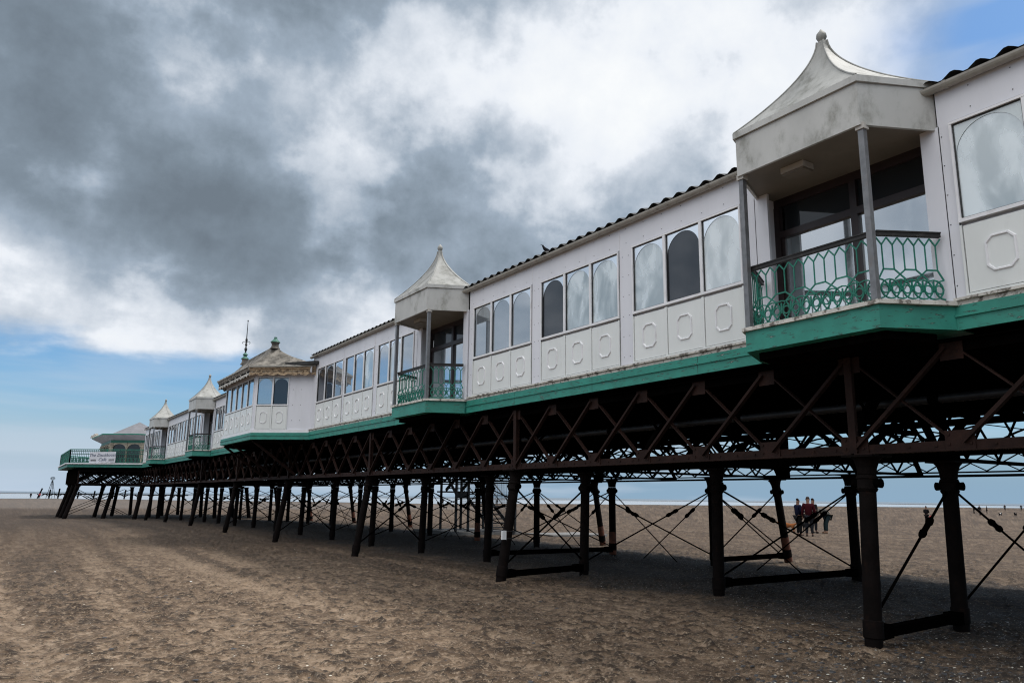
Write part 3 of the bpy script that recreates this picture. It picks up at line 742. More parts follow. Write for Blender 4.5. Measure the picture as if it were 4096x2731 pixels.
    for side in (0, 1):
        base = len(vs)
        for i in range(ny+1):
            y = rf0+(rf1-rf0)*i/ny; hgt = .055*prof[i % 6]
            for kx in range(2):
                x = (7.90, 12.15)[kx] if side == 0 else (16.45, 12.15)[kx]
                vs.append((x, y, (5.985 if kx == 0 else 7.05)+hgt))
        for i in range(ny): fs.append((base+2*i, base+2*i+1, base+2*i+3, base+2*i+2))
    rf.add(vs, fs); rf.build('roof', 'roof_sheet', o, False, False)
    bw = MB(org); bw.box((16.2, y0, 3.41), (16.3, y1, 5.95)); bw.box((16.3, y0, 3.28), (16.33, y1, 3.534)); bw.build('back_wall', 'white_panel', o)
    return o
F_, G_, D_, M_, A_ = 'frosted', 'frosted_b', 'dark', 'mirror_pane', 'arch'
hall(-3.9, 3.95, [(-3.4, -1.2, 3), (-.87, 1.33, 3), (1.63, 3.83, 3)], 'white hall nearest the camera, cut off by the right edge', [G_]*9, -3.9, 5.18)
hall(6.41, 14.05, [(6.65, 8.85, 3), (9.17, 11.37, 3), (11.68, 13.86, 3)], 'white hall between the two nearest balconies', [F_, D_, G_, G_, G_, D_, A_, A_, A_], 5.18, 15.35)
hall(16.57, 24.25, [(16.75, 18.93, 3), (19.2, 21.33, 3), (21.5, 23.75, 3)], 'white hall between the second balcony and the bay pavilion', [M_, F_, A_, G_, A_, M_, A_, D_, D_], 15.35, 24.3)
hall(30.9, 38.2, [(31.2, 33.3, 3), (33.6, 35.7, 3), (35.95, 38.05, 3)], 'white hall just beyond the bay pavilion', [M_, A_, M_, M_, F_, M_, A_, M_, A_], 30.8, 39.6)
hall(41.1, 50.75, [(41.3, 43.3, 3), (43.45, 45.4, 3), (45.55, 47.7, 3), (47.85, 50.5, 3)], 'white hall between the two distant balconies', [M_, M_, F_, M_, M_, A_], 39.6, 52.0)
hall(53.3, 60.0, [(53.5, 55.4, 3), (55.6, 57.5, 3), (57.7, 59.6, 3)], 'last white hall beside the cafe deck', [A_, M_, M_], 52.0, 60.1)

# ------------------------------------------------------------------ balconies
def concave_roof(mb, poly, z0, apex, z1, rings=14, pw=2.2, top=.035):
    n = len(poly); vs, fs = [], []
    ap = Vector((apex[0], apex[1]))
    for i in range(rings+1):
        s = i/rings; k = 1-s; hgt = z0+(z1-z0)*(1-k**(1/pw))if False else None
        # radius shrinks quickly at first (flared skirt), then steeply upward
        h = s; rad = (1-h)**pw*(1-top)+top
        for (x, y) in poly:
            p = ap+(Vector((x, y))-ap)*rad; vs.append((p.x, p.y, z0+(z1-z0)*h))
    for i in range(rings):
        for j in range(n): fs.append((i*n+j, i*n+(j+1) % n, (i+1)*n+(j+1) % n, (i+1)*n+j))
    fs.append(tuple(rings*n+j for j in range(n)))
    mb.add(vs, fs)
def rail_pattern(mb, p, q, z0, z1, nbar):
    """cast pattern: pointed heads, long bars, half hexagons, interlaced rings with small flowers"""
    p, q = Vector(p), Vector(q); d = (q-p); Lh = d.length; d.normalize(); s = Lh/nbar
    def P(u, z): return (p.x+d.x*u, p.y+d.y*u, z)
    H = z1-z0; zv = z1-.085; zb = z0+.345; zc = z0+.135; rr_ = s*.86
    rr_ = min(rr_, .118)
    def seg(a, b, w_=.015, dp=.010): mb.bar(a, b, dp, w_*1.0)
    for i in range(nbar):
        u = (i+.5)*s
        seg(P(u, zv), P(u, zb), .014)
        seg(P(u, zv), P(u-s/2, z1-.005), .015); seg(P(u, zv), P(u+s/2, z1-.005), .015)
    i = 0
    while i < nbar:
        u0 = (i+.5)*s; u1 = min((i+1.5)*s, Lh-.01)
        seg(P(u0, zb), P(u1, zb), .017)
        seg(P(u0, zb), P(max(u0-s*1.0, 0), zb-.105), .016); seg(P(u1, zb), P(min(u1+s*1.0, Lh), zb-.105), .016)
        seg(P(max(u0-s*.1, 0), zb-.10+.09), P(max(u0-s*.0, 0), zb), .012)
        i += 2
    # interlaced rings
    nr_ = nbar+1
    for i in range(nr_):
        u = i*s; pts = []
        for k in range(17):
            t = 2*math.pi*k/16; uu = u+rr_*math.cos(t); zz = zc+rr_*1.02*math.sin(t)
            pts.append((uu, zz))
        for k in range(16):
            (a, b_), (c, e) = pts[k], pts[k+1]
            if -.005 < a < Lh+.005 and -.005 < c < Lh+.005: seg(P(a, b_), P(c, e), .013, .016)
    for i in range(nbar):
        u = (i+.5)*s; pts = [(u+.045*math.cos(t*math.pi/5), zc+.045*math.sin(t*math.pi/5)) for t in range(11)]
        for k in range(10): seg(P(*pts[k]), P(*pts[k+1]), .012, .018)
    for i in range(nbar):
        u = (i+1)*s
        if u < Lh-.01:
            seg(P(u, zc-.03), P(u, zc+.09), .012, .016); seg(P(u-.025, zc+.0), P(u+.025, zc), .014, .018)
    seg(P(0, z0+.012), P(Lh, z0+.012), .016)
def balcony():
    # local coordinates: origin on the wall line at the balcony centre
    o = thing('balcony', 'x', 'balcony', (8, 0, 0), 'turreted balconies along the pier')
    def W(x, y): return (x-8, y)
    h = .85
    foot = [(8.05, -1.23), (7.965, -1.23), (7.235, -h), (7.235, h), (7.965, 1.23), (8.05, 1.23)]
    def off(poly, e):      # push front vertices out
        return [(x-(e if x < 8.0 else 0), y*(1+e*.9)) for x, y in poly]
    loc = lambda poly: [(x-8, y) for x, y in poly]
    b_ = MB(); b_.prism(loc([(8.30, -1.23)]+foot[1:-1]+[(8.30, 1.23)]), 3.285, 3.53); b_.build('fascia_board', 'green_board', o)
    s_ = MB(); s_.prism(loc([(8.36, -1.25)]+off(foot, .035)[1:-1]+[(8.36, 1.25)]), 3.531, 3.575); s_.build('floor_slab', 'old_white', o)
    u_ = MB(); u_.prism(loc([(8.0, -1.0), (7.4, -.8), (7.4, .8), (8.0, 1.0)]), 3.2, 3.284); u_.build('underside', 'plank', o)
    # canopy box, rim, concave turret roof, finial
    cp = [(8.02, -1.21), (7.20, -.83), (7.20, .83), (8.02, 1.21)]
    hollow = MB(); P0, P1 = loc(cp), loc([(8.02, -1.18), (7.235, -.80), (7.235, .80), (8.02, 1.18)])
    k = MB()
    n = 4
    for i in range(3):
        a, b2 = P0[i], P0[i+1]; c, d_ = P1[i+1], P1[i]
        k.add([(*a, 5.50), (*b2, 5.50), (*c, 5.50), (*d_, 5.50), (*a, 5.99), (*b2, 5.99), (*c, 5.99), (*d_, 5.99)], [(0,3,2,1),(4,5,6,7),(0,1,5,4),(1,2,6,5),(2,3,7,6),(3,0,4,7)])
    k.build('canopy', 'canopy_panel', o)
    sf = MB(); sf.prism(loc([(8.36, -1.17), (8.0, -1.17), (7.24, -.79), (7.24, .79), (8.0, 1.17), (8.36, 1.17)]), 5.53, 5.56); sf.build('soffit', 'soffit', o)
    rim = MB(); rp = loc([(8.05, -1.24), (7.17, -.85), (7.17, .85), (8.05, 1.24)]); rim.prism(rp, 5.995, 6.07); 
    rim.build('rim', 'canopy_panel', o)
    full = loc([(8.55, -.9), (8.05, -1.23), (7.18, -.845), (7.18, .845), (8.05, 1.23), (8.55, .9)])
    tr_ = MB(); concave_roof(tr_, full, 6.071, (-.10, 0), 7.16, 16, 1.65, .055); tr = tr_.build('turret_roof', 'canopy_roof', o)
    hp_ = MB()
    for (x, y) in full[1:5]:
        pts = []
        for i in range(17):
            q_ = i/16; rad = (1-q_)**1.65*.945+.055; pts.append((-.10+(x+.10)*rad, y*rad, 6.074+(7.16-6.071)*q_))
        hp_.tube(pts, .012, 6)
    hp_.build('hip_seam', 'canopy_roof', tr)
    fi = MB(); fi.lathe((-.10, 0, 7.14), [(.045, 0), (.035, .03), (.045, .045), (.064, .085), (.058, .13), (.03, .165), (.01, .195)], 16); fi.build('finial', 'canopy_roof', tr, True)
    # posts
    for sy in (-1, 1):
        p_ = MB(); p_.box((-.765, sy*.81-.033, 3.576), (-.70, sy*.81+.033, 5.50)); po = p_.build('post', 'grey_post', o)
        q_ = MB(); q_.box((-.78, sy*.81-.05, 5.46), (-.685, sy*.81+.05, 5.528)); q_.build('bracket', 'reveal', po)
    # railings: front and two canted
    for i, (a, b2, nbar) in enumerate((((-.665, -.79), (-.665, .79), 12), ((-.655, -.81), (-.04, -1.15), 6), ((-.655, .81), (-.04, 1.15), 6))):
        r_ = MB(); rail_pattern(r_, (*a, 0), (*b2, 0), 3.585, 4.28, nbar); r_.build('railing', 'green_iron', o, False, False)
        hr = MB(); hr.bar((*a, 4.31), (*b2, 4.31), .045, .04); hr.bar((*a, 4.337), (*b2, 4.337), .065, .014); hr.build('handrail', 'wood_rail', o)
    # recess: side reveals, header, dark frame and doors
    for sy in (-1, 1):
        rv = MB(); rv.box((0, sy*1.16, 3.576), (.36, sy*1.24, 5.53)); rv.box((0, sy*1.03, 3.576), (.04, sy*1.16, 5.53)); rv.build('reveal', 'white_panel', o)
    df = MB()
    df.box((.30, -1.16, 5.42), (.36, 1.16, 5.53)); df.box((.29, -1.16, 4.98), (.36, 1.16, 5.07)); df.box((.30, -1.16, 3.576), (.36, 1.16, 3.66))
    for y in (-1.12, 0, 1.12): df.box((.29, y-.045, 3.66), (.36, y+.045, 5.42))
    df.box((.31, -1.07, 3.66), (.35, -1.02, 4.98)); df.box((.31, 1.02, 3.66), (.35, 1.07, 4.98))
    door = df.build('door_frame', 'door_frame', o)
    for ya, yb in ((-1.02, -.045), (.045, 1.02)):
        g_ = MB(); g_.box((.335, ya, 3.66), (.345, yb, 4.98)); g_.build('door_pane', 'door_glass', door)
        g_ = MB(); g_.box((.335, ya, 5.07), (.345, yb, 5.42)); g_.build('fanlight', 'dark_glass', door)
    li = MB(); li.box((-.50, .10, 5.46), (-.30, .42, 5.529)); l0 = li.build('ceiling_light', 'reveal', o)
    lj = MB(); lj.box((-.49, .11, 5.43), (-.31, .41, 5.4595)); lj.build('diffuser', 'soffit', l0)
    return o
b0 = balcony(); b0.location = (8, 5.18, 0); b0['label'] = 'large turreted balcony nearest the camera with green cast railings'
dup(b0, (8, 15.35, 0), 'second turreted balcony, near the middle of the photo')
dup(b0, (8, 39.6, 0), 'distant turreted balcony just past the bay pavilion')
dup(b0, (8, 52.05, 0), 'farthest turreted balcony close to the cafe deck')

# ------------------------------------------------------------------ bay pavilion with two spires
KO = (8, 27.5, 3.4)
kp = thing('bay_pavilion', 'white canted bay pavilion with lead roof and scalloped ochre eaves', 'pavilion', KO)
kpoly = [(8.0, 24.25), (6.52, 25.50), (6.52, 29.55), (8.0, 30.85)]
def fr_between(a, b):
    a, b = Vector((*a, 0)), Vector((*b, 0)); d = (b-a).normalized(); n = Vector((-d.y, d.x, 0))
    return Frame(a, d, n), (b-a).length
fb = MB(KO); fb.prism([(8.2, 24.13)]+[(8.0, 24.15), (6.47, 25.46), (6.47, 29.6), (8.0, 30.95), (8.2, 30.95)], 3.283, 3.50); fb.prism([(8.2, 24.12), (8.0, 24.13), (6.45, 25.45), (6.45, 29.61), (8.0, 30.97), (8.2, 30.97)], 3.405, 3.43); fb.build('fascia_board', 'green_board', kp)
fs2 = MB(KO); fs2.prism([(8.2, 24.2), (8.0, 24.2), (6.49, 25.48), (6.49, 29.58), (8.0, 30.9), (8.2, 30.9)], 3.501, 3.60); fs2.build('sill', 'white_trim', kp)
core = MB(KO); core.prism([(8.3, 24.45), (8.05, 24.4), (6.62, 25.60), (6.62, 29.45), (8.05, 30.7), (8.3, 30.7)], 3.601, 5.7); core.build('core', 'black_paint', kp)
mw = MB(KO)
for (a, b_, spec) in ((kpoly[0], kpoly[1], 'R'), (kpoly[1], kpoly[2], 'F'), (kpoly[2], kpoly[3], 'L')):
    f, Ln = fr_between(a, b_)
    if f.n.x > 0: f.n = -f.n
    z1 = 5.32
    if spec == 'F':
        u0, u1, n, ks = .12, Ln-.12, 5, [M_, M_, M_, M_, M_]
    elif spec == 'R':
        u0, u1, n, ks = Ln*.40, Ln-.07, 2, [D_, 'frosted_d']
    else: u0, u1, n, ks = .07, Ln*.6, 2, [D_, D_]
    f.rect(mw, 0, Ln, z1+.003, 5.72, -.08, 0); f.rect(mw, 0, u0, 3.601, z1+.003, -.08, 0); f.rect(mw, u1, Ln, 3.601, z1+.003, -.08, 0)
    s = (u1-u0)/n
    for i in range(n):
        kd = ks[i]
        if kd == 'frosted_d': kd = 'arch'
        window(f, KO, kp, u0+i*s, u0+(i+1)*s, kd, 4.38, z1); lower_panel(f, KO, kp, u0+i*s, u0+(i+1)*s, 3.605, 4.37)
mw.build('wall', 'white_panel', kp)
sp_ = MB(KO)
f, Ln = fr_between(kpoly[0], kpoly[1]); f.n = -f.n if f.n.x > 0 else f.n
for u in (.35, .62, .9):
    for z in (3.9, 4.4, 4.9): 
        if u < Ln*.38: f.rect(sp_, u-.009, u+.009, z-.009, z+.009, 0, .005)
sp_.build('screw_heads', 'black_paint', kp)
# eaves: soffit slab, weathered fascia, scalloped valance, gutter
ev = [(8.0, 23.95), (6.27, 25.40), (6.27, 29.75), (8.0, 31.25)]
so_ = MB(KO); so_.prism([(8.4, 23.95)]+ev+[(8.4, 31.25)], 5.44, 5.47); so_.build('soffit', 'weathered', kp)
for ii in range(3):
    f, Ln = fr_between(ev[ii], ev[ii+1]); f.n = -f.n if f.n.x > 0 else f.n
    fa = MB(KO); f.rect(fa, 0, Ln, 5.47, 5.60, -.06, 0.0); f.rect(fa, 0, Ln, 5.545, 5.60, 0, .03); fa.build('eaves_fascia', 'ochre_board' if ii == 0 else 'weathered', kp)
    va = MB(KO); n = int(Ln/.05); pts = []
    for i in range(n+1):
        u = Ln*i/n; pts.append((u, 5.315+.06*abs(math.sin(u*math.pi/.37))+.012*math.sin(u*math.pi/.09)))
    for i in range(n):
        (u, z), (u2, z2) = pts[i], pts[i+1]
        v = [f.P(u, z, .0), f.P(u2, z2, .0), f.P(u2, 5.50, .0), f.P(u, 5.50, .0), f.P(u, z, -.025), f.P(u2, z2, -.025), f.P(u2, 5.50, -.025), f.P(u, 5.50, -.025)]
        va.add(v, [(0,1,2,3),(4,7,6,5),(0,4,5,1),(1,5,6,2),(2,6,7,3),(3,7,4,0)])
    va.build('scalloped_valance', 'ochre_board' if ii == 0 else 'old_white', kp)
    ros = MB(KO); u = .37
    while u < Ln:
        ros.tube([f.P(u, 5.455, .0), f.P(u, 5.455, .015)], [.035, .028], 10); u += .74
    ros.build('rosette', 'ochre_board' if ii == 0 else 'old_white', kp)
    gu = MB(KO); f.rect(gu, 0, Ln, 5.602, 5.65, .0, .075); u = .2
    while u < Ln: f.rect(gu, u-.015, u+.015, 5.598, 5.655, .0, .083); u += .45
    gu.build('gutter', 'gutter', kp)
# roof: flared skirt sweeping up to a ridge between the two spires
kroof = MB(KO); ns = Vector((7.15, 25.85)); fs_ = Vector((7.15, 29.75))
base = [(8.2, 23.9), (8.0, 23.9), (7.4, 24.40), (6.8, 24.9), (6.22, 25.37), (6.22, 26.5), (6.22, 27.6), (6.22, 28.7), (6.22, 29.8), (6.8, 30.3), (7.4, 30.8), (8.0, 31.3), (8.2, 31.3), (8.6, 29.3), (8.6, 27.6), (8.6, 26.0)]
vs, fsx = [], []; RN = 12
for i in range(RN+1):
    s = i/RN; rad = (1-s)**1.55
    for (x, y) in base:
        ty = min(max(y, ns.y), fs_.y); tg = Vector((7.15, ty)); 
        mid = 1-abs((ty-(ns.y+fs_.y)/2)/((fs_.y-ns.y)/2)); top = 6.47-.03*mid
        nk = .055
        p = tg+(Vector((x, y))-tg)*(rad*(1-nk)+nk)
        vs.append((p.x, p.y, 5.655+(top-5.655)*s+(random.uniform(-.008, .008) if 0 < i < RN else 0)))
n = len(base)
for i in range(RN):
    for j in range(n): fsx.append((i*n+j, i*n+(j+1) % n, (i+1)*n+(j+1) % n, (i+1)*n+j))
fsx.append(tuple(RN*n+j for j in range(n)))
kroof.add(vs, fsx); kroof.build('roof', 'lead_roof', kp)
flat = MB(KO); flat.prism([(8.3, 23.6), (7.85, 23.75), (7.2, 24.7), (8.3, 25.5)], 5.66, 5.76); flat.build('flat_roof', 'roof_sheet', kp)
cap1 = MB(KO); cap1.lathe((7.15, 25.82, 6.38), [(.17, 0), (.13, .06), (.115, .14), (.14, .20), (.15, .22)], 12); c1 = cap1.build('spire_neck', 'lead_roof', kp, True)
cc = MB(KO); cc.lathe((7.15, 25.82, 6.60), [(.165, 0), (.155, .02), (.08, .09), (.055, .13), (.05, .165), (.055, .18)], 12); cc.build('copper_cap', 'copper', c1, True)
cap2 = MB(KO); cap2.lathe((7.15, 29.8, 6.38), [(.17, 0), (.12, .08), (.11, .16), (.13, .22)], 12); c2 = cap2.build('spire_neck', 'lead_roof', kp, True)
fc = MB(KO); fc.lathe((7.15, 29.8, 6.60), [(.15, 0), (.13, .03), (.07, .09), (.06, .13), (.10, .16), (.07, .20), (.03, .25)], 12); fc.build('copper_cap', 'copper', c2, True)
fn = MB(KO); X2, Y2 = 7.15, 29.8
fn.lathe((X2, Y2, 6.84), [(.03, 0), (.025, .05), (.04, .08), (.055, .13), (.055, .17), (.03, .20), (.022, .26), (.05, .32), (.022, .38), (.022, .44), (.045, .47), (.045, .52), (.02, .58), (.014, .95), (.011, 1.24)], 10)
fn.lathe((X2, Y2, 8.06), [(.01, 0), (.024, .02), (.024, .05), (.005, .07)], 8)
for sgn in (-1, 1):
    pts = []
    for i in range(14):
        t = i/13*4.4; rad = .085-.010*i/1.6*.8; pts.append((X2, Y2+sgn*(.02+.085+rad*-math.cos(t)), 7.16+.0+rad*math.sin(t)+.06))
    pts = [(a, b_, c) for a, b_, c in pts]
    d_ = Vector((.84, -.54, 0))
    pts = [(X2+d_.x*(b_-Y2)*1, Y2+d_.y*(b_-Y2)*1, c) for a, b_, c in pts]
    fn.tube(pts, .011, 6)
fn.build('finial', 'black_paint', c2, True)
dp = MB(KO); dp.tube([(7.86, 24.02, 5.60), (7.86, 24.02, 5.44), (7.93, 24.12, 5.40)], .03, 8); dp.build('downpipe', 'white_trim', kp, True)
# raking struts under the bay
for (a, b_) in (((6.6, 29.5, 3.26), (8.1, 29.6, 2.2)), ((6.6, 28.2, 3.26), (8.1, 28.3, 2.2)), ((6.6, 25.6, 3.26), (8.1, 25.7, 2.2)), ((7.3, 25.0, 3.26), (8.1, 26.2, 2.6))):
    s_ = MB(KO); s_.bar(a, b_, .06, .07); s_.build('strut', 'girder_iron', kp)
und = MB(KO); und.prism([(8.3, 24.3), (8.0, 24.3), (6.6, 25.55), (6.6, 29.5), (8.0, 30.8), (8.3, 30.8)], 3.20, 3.282); und.build('underside', 'plank', kp)

# ------------------------------------------------------------------ pier head with cafe
HP = [(8.0, 59.95), (3.62, 63.6), (3.62, 74.6), (6.5, 78.5), (18, 78.5), (20.6, 74.6), (20.6, 63.6), (16.3, 59.95)]
HO = (12, 69, 3.2)
hd = thing('cafe_deck', 'wide green edged deck at the far left end of the pier', 'deck', HO)
q = MB(HO); q.prism(HP, 3.29, 3.50); q.build('fascia_board', 'green_board', hd)
e2 = [(8.0, 59.80), (3.48, 63.52), (3.55, 74.65), (6.4, 78.6), (18.1, 78.6), (20.7, 74.65), (20.7, 63.56), (16.4, 59.9)]
q = MB(HO); q.prism(e2, 3.501, 3.58); q.build('deck_edge', 'white_trim', hd)
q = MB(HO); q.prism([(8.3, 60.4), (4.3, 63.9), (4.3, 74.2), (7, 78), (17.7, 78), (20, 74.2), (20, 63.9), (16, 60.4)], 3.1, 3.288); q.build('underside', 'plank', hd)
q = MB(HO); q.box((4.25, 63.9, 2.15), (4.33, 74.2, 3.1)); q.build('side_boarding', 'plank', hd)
def simple_truss(name, p, q_, lab, n):
    p, q_ = Vector(p), Vector(q_); o = thing(name, lab, 'girder', (p.x, p.y, 0), 'girders below the cafe deck')
    a = MB((p.x, p.y, 0)); a.bar((p.x, p.y, ZB+.05), (q_.x, q_.y, ZB+.05), .08, .1); a.build('bottom_chord', 'iron', o)
    a = MB((p.x, p.y, 0)); a.bar((p.x, p.y, 3.05), (q_.x, q_.y, 3.05), .08, .1); a.build('top_chord', 'iron', o)
    a = MB((p.x, p.y, 0)); a.bar((p.x, p.y, ZB), (p.x, p.y, 3.1), .1, .1); a.build('upright', 'girder_iron', o)
    for i in range(n):
        a0, a1 = p.lerp(q_, i/n), p.lerp(q_, (i+1)/n)
        d = MB((p.x, p.y, 0)); d.bar((a0.x, a0.y, ZB+.1), (a1.x, a1.y, 3.0), .03, .07); d.build('diagonal', 'iron', o)
        d = MB((p.x, p.y, 0)); d.bar((a0.x, a0.y, 3.0), (a1.x, a1.y, ZB+.1), .03, .07); d.build('diagonal', 'iron', o)
simple_truss('lattice_girder', (4.4, 63.7, 0), (8.1, 60.7, 0), 'dark lattice girder along the slanting front of the cafe deck', 4)
for i_, y_ in enumerate((64.2, 65.8, 67.4, 69.0, 72.6, 74.4)): simple_truss('lattice_girder', (4.4, y_, 0), (16, y_, 0), f'dark lattice girder crossing below the cafe deck, {ORD[i_]} behind its slanting front', 9)
simple_truss('lattice_girder', (4.4, 71.5, 0), (16, 71.5, 0), 'dark lattice girder at the back below the cafe deck', 9)
hn = 0
for (xb, yb, xt) in ((3.75, 62.6, 4.4), (3.75, 66.6, 4.4), (3.75, 70.4, 4.4), (6.15, 68.9, 6.6), (6.2, 63.1, 6.7), (7.9, 74, 8.2), (7.75, 59.3, 8.1), (9.8, 63, 9.9), (9.9, 68, 10), (11.8, 74, 11.8), (13.8, 63, 13.8), (13.8, 68, 13.8), (16.4, 63, 16.1), (16.4, 68, 16.1), (9.8, 78, 9.8), (13.8, 78, 13.8)):
    names = ['leftmost leaning column under the cafe deck', 'second leaning column from the left under the cafe deck edge', 'hindmost leaning column of the left edge under the cafe deck']
    lab = names[hn] if hn < 3 else f"distant dark column among those below the cafe, {ORD[hn-3]} of the cluster"
    column('iron_column', xb, yb, xt, yb+.3, lab, r0=.14); hn += 1
for i_, (xa, ya) in enumerate(((3.75, 62.6), (3.75, 66.6), (3.75, 70.4))):
    o = thing('cross_brace', f"long slanting rods beside the {('front', 'middle', 'hind')[i_]} leaning column below the cafe deck", 'tie rods', (xa, ya, 0), 'tie rods bracing the pier frames')
    for pq in (((xa+.5, ya, 1.8), (xa+4.2, ya+.2, -.1)), ((xa+4.1, ya+.2, 1.8), (xa+.2, ya, 0.0))):
        m1, m2 = MB(o.location), MB(o.location); rod(m1, m2, pq[0], pq[1], .022, .34); r_ = m1.build('tie_rod', 'black_iron', o, True); m2.build('turnbuckle', 'black_iron', r_, True)
# railing round the head
hr_ = thing('deck_railing', 'green iron railing round the cafe deck', 'railing', (3.62, 63.6, 3.58))
def head_rail(a, b_, mesh):
    a, b_ = Vector((*a, 0)), Vector((*b_, 0)); L_ = (b_-a).length; d = (b_-a).normalized()
    m1 = MB((3.62, 63.6, 3.58)); n = int(L_/.14)
    for z in (3.64, 3.92, 4.22, 4.40): m1.bar((a.x, a.y, z), (b_.x, b_.y, z), .03, .05)
    for i in range(n+1):
        p = a+d*L_*i/n
        m1.bar((p.x, p.y, 3.6), (p.x, p.y, 4.5), .03, .03)
        if i % 2 == 0 and i < n: p2 = a+d*L_*(i+1)/n; m1.bar((p.x, p.y, 3.62), (p2.x, p2.y, 3.92), .035, .035); m1.bar((p.x, p.y, 3.92), (p2.x, p2.y, 3.62), .035, .035)
    m1.build('railing_panel', 'dark_green', hr_, False, False)
    m2 = MB((3.62, 63.6, 3.58)); m2.bar((a.x, a.y, 4.53), (b_.x, b_.y, 4.53), .07, .06); m2.build('top_rail', 'green_iron', hr_)
    k = max(2, int(L_/2.0))
    for i in range(k+1):
        p = a+d*L_*i/k; m3 = MB((3.62, 63.6, 3.58)); m3.bar((p.x, p.y, 3.58), (p.x, p.y, 4.52), .09, .09); m3.build('railing_post', 'green_iron', hr_)
ie = [(8.05, 60.05), (3.72, 63.66), (3.72, 74.5), (6.6, 78.3), (17.8, 78.3)]
for i in range(len(ie)-1): head_rail(ie[i], ie[i+1], None)
# sign
A0, B0 = Vector((3.62, 63.6, 0)), Vector((8.0, 59.95, 0)); dd = (B0-A0).normalized(); nn_ = Vector((dd.y, -dd.x, 0)); nn_ = -nn_ if nn_.y > 0 else nn_
cs = A0+dd*(5.7*.465)+nn_*.06
sg = thing('cafe_sign', 'pale banner with slanting script letters hung on the green railing', 'sign', (cs.x, cs.y, 3.60))
sg.rotation_euler = (0, R(-1.2), math.atan2(dd.y, dd.x))
sb = MB(); sb.box((-.98, 0, .02), (.98, .03, .76)); sb.build('board', 'sign_board', sg)
def text(s, size, x, z, parent, m, name='lettering'):
    cu = bpy.data.curves.new(name, 'FONT'); cu.body = s; cu.size = size; cu.shear = .35; cu.align_x = 'CENTER'; cu.extrude = .004; cu.offset = .003; cu.space_character = 1.1
    tmp = bpy.data.objects.new('tmp', cu); COL.objects.link(tmp); bpy.context.view_layer.update()
    me = bpy.data.meshes.new_from_object(tmp.evaluated_get(bpy.context.evaluated_depsgraph_get())); bpy.data.objects.remove(tmp)
    me.name = name; me.materials.clear(); me.materials.append(MAT[m]); o = bpy.data.objects.new(name, me); COL.objects.link(o); o.parent = parent
    o.location = (x, -.006, z); o.rotation_euler = (R(90), 0, 0); return o
text('The Deckhouse', .29, 0, .45, sg, 'sign_ink'); text('Cafe', .30, .0, .13, sg, 'sign_ink')
for x0 in (-.88, .50):
    ic = MB(); ic.box((x0, -.008, .20), (x0+.40, 0, .24))
    for i in range(7): ic.box((x0+.01+i*.06, -.008, .10), (x0+.03+i*.06, 0, .20))
    ic.build('pier_emblem', 'sign_black', sg)
# cafe pavilion
CO = (12, 70, 3.5)
cf = thing('cafe_pavilion', 'low cream pavilion with green eaves and arched windows on the far deck', 'pavilion', CO)
ep = [(8.05, 64.6), (5.85, 66.5), (5.7, 73.0), (8.2, 75.2), (16.2, 75.2), (18.6, 73), (18.6, 66.5), (16.2, 64.6)]
def inset(poly, k, c=(12.1, 69.9)): return [(c[0]+(x-c[0])*k, c[1]+(y-c[1])*k) for x, y in poly]
def shrink(poly, e, c=(12.1, 69.9)):
    o_ = []
    for x, y in poly:
        v = Vector((x-c[0], y-c[1])); o_.append((c[0]+v.x*(1-e/ v.length), c[1]+v.y*(1-e/v.length)))
    return o_
wp = shrink(ep, .85)
q = MB(CO); q.prism(shrink(ep, 1.0), 3.585, 5.45); q.build('wall', 'dark_glass', cf)
q = MB(CO); q.prism(shrink(ep, .78), 5.30, 5.50); q.build('green_beam', 'dark_green', cf)
q = MB(CO); vs = [(*p, 5.86) for p in ep]+[(*p, 5.505) for p in shrink(ep, .8)]; n = 8
q.add(vs, [(i, (i+1) % n, n+(i+1) % n, n+i) for i in range(n)]+[tuple(range(n, 2*n)), tuple(range(n))]); q.build('eaves_soffit', 'grey_roof', cf)
q = MB(CO); q.prism(ep, 5.865, 5.95); q.build('roof_edge', 'green_iron', cf)
q = MB(CO); pc = (9.2, 76.2); lp = [(pc[0]+3.6*math.cos(R(22.5+45*i))*.95, pc[1]-3.5+0+3.6*math.sin(R(22.5+45*i))*.8) for i in range(8)]
lc = (9.05, 72.0); lp = [(lc[0]+2.9*math.cos(R(22.5+45*i)), lc[1]+3.1*math.sin(R(22.5+45*i))) for i in range(8)]
vs = [(*p, 5.955) for p in lp]+[(lc[0], lc[1], 7.42)]
q.add(vs, [(i, (i+1) % 8, 8) for i in range(8)]+[tuple(range(8))]); q.build('pyramid_roof', 'grey_roof', cf)
for (x, y) in ((5.8, 72.9), (5.82, 71.0)):
    q = MB(CO); q.tube([(x, y, 5.95), (x, y, 6.1), (x+.1, y, 6.2)], [.25, .2, .08], 8); q.build('roof_scroll', 'weathered', cf)
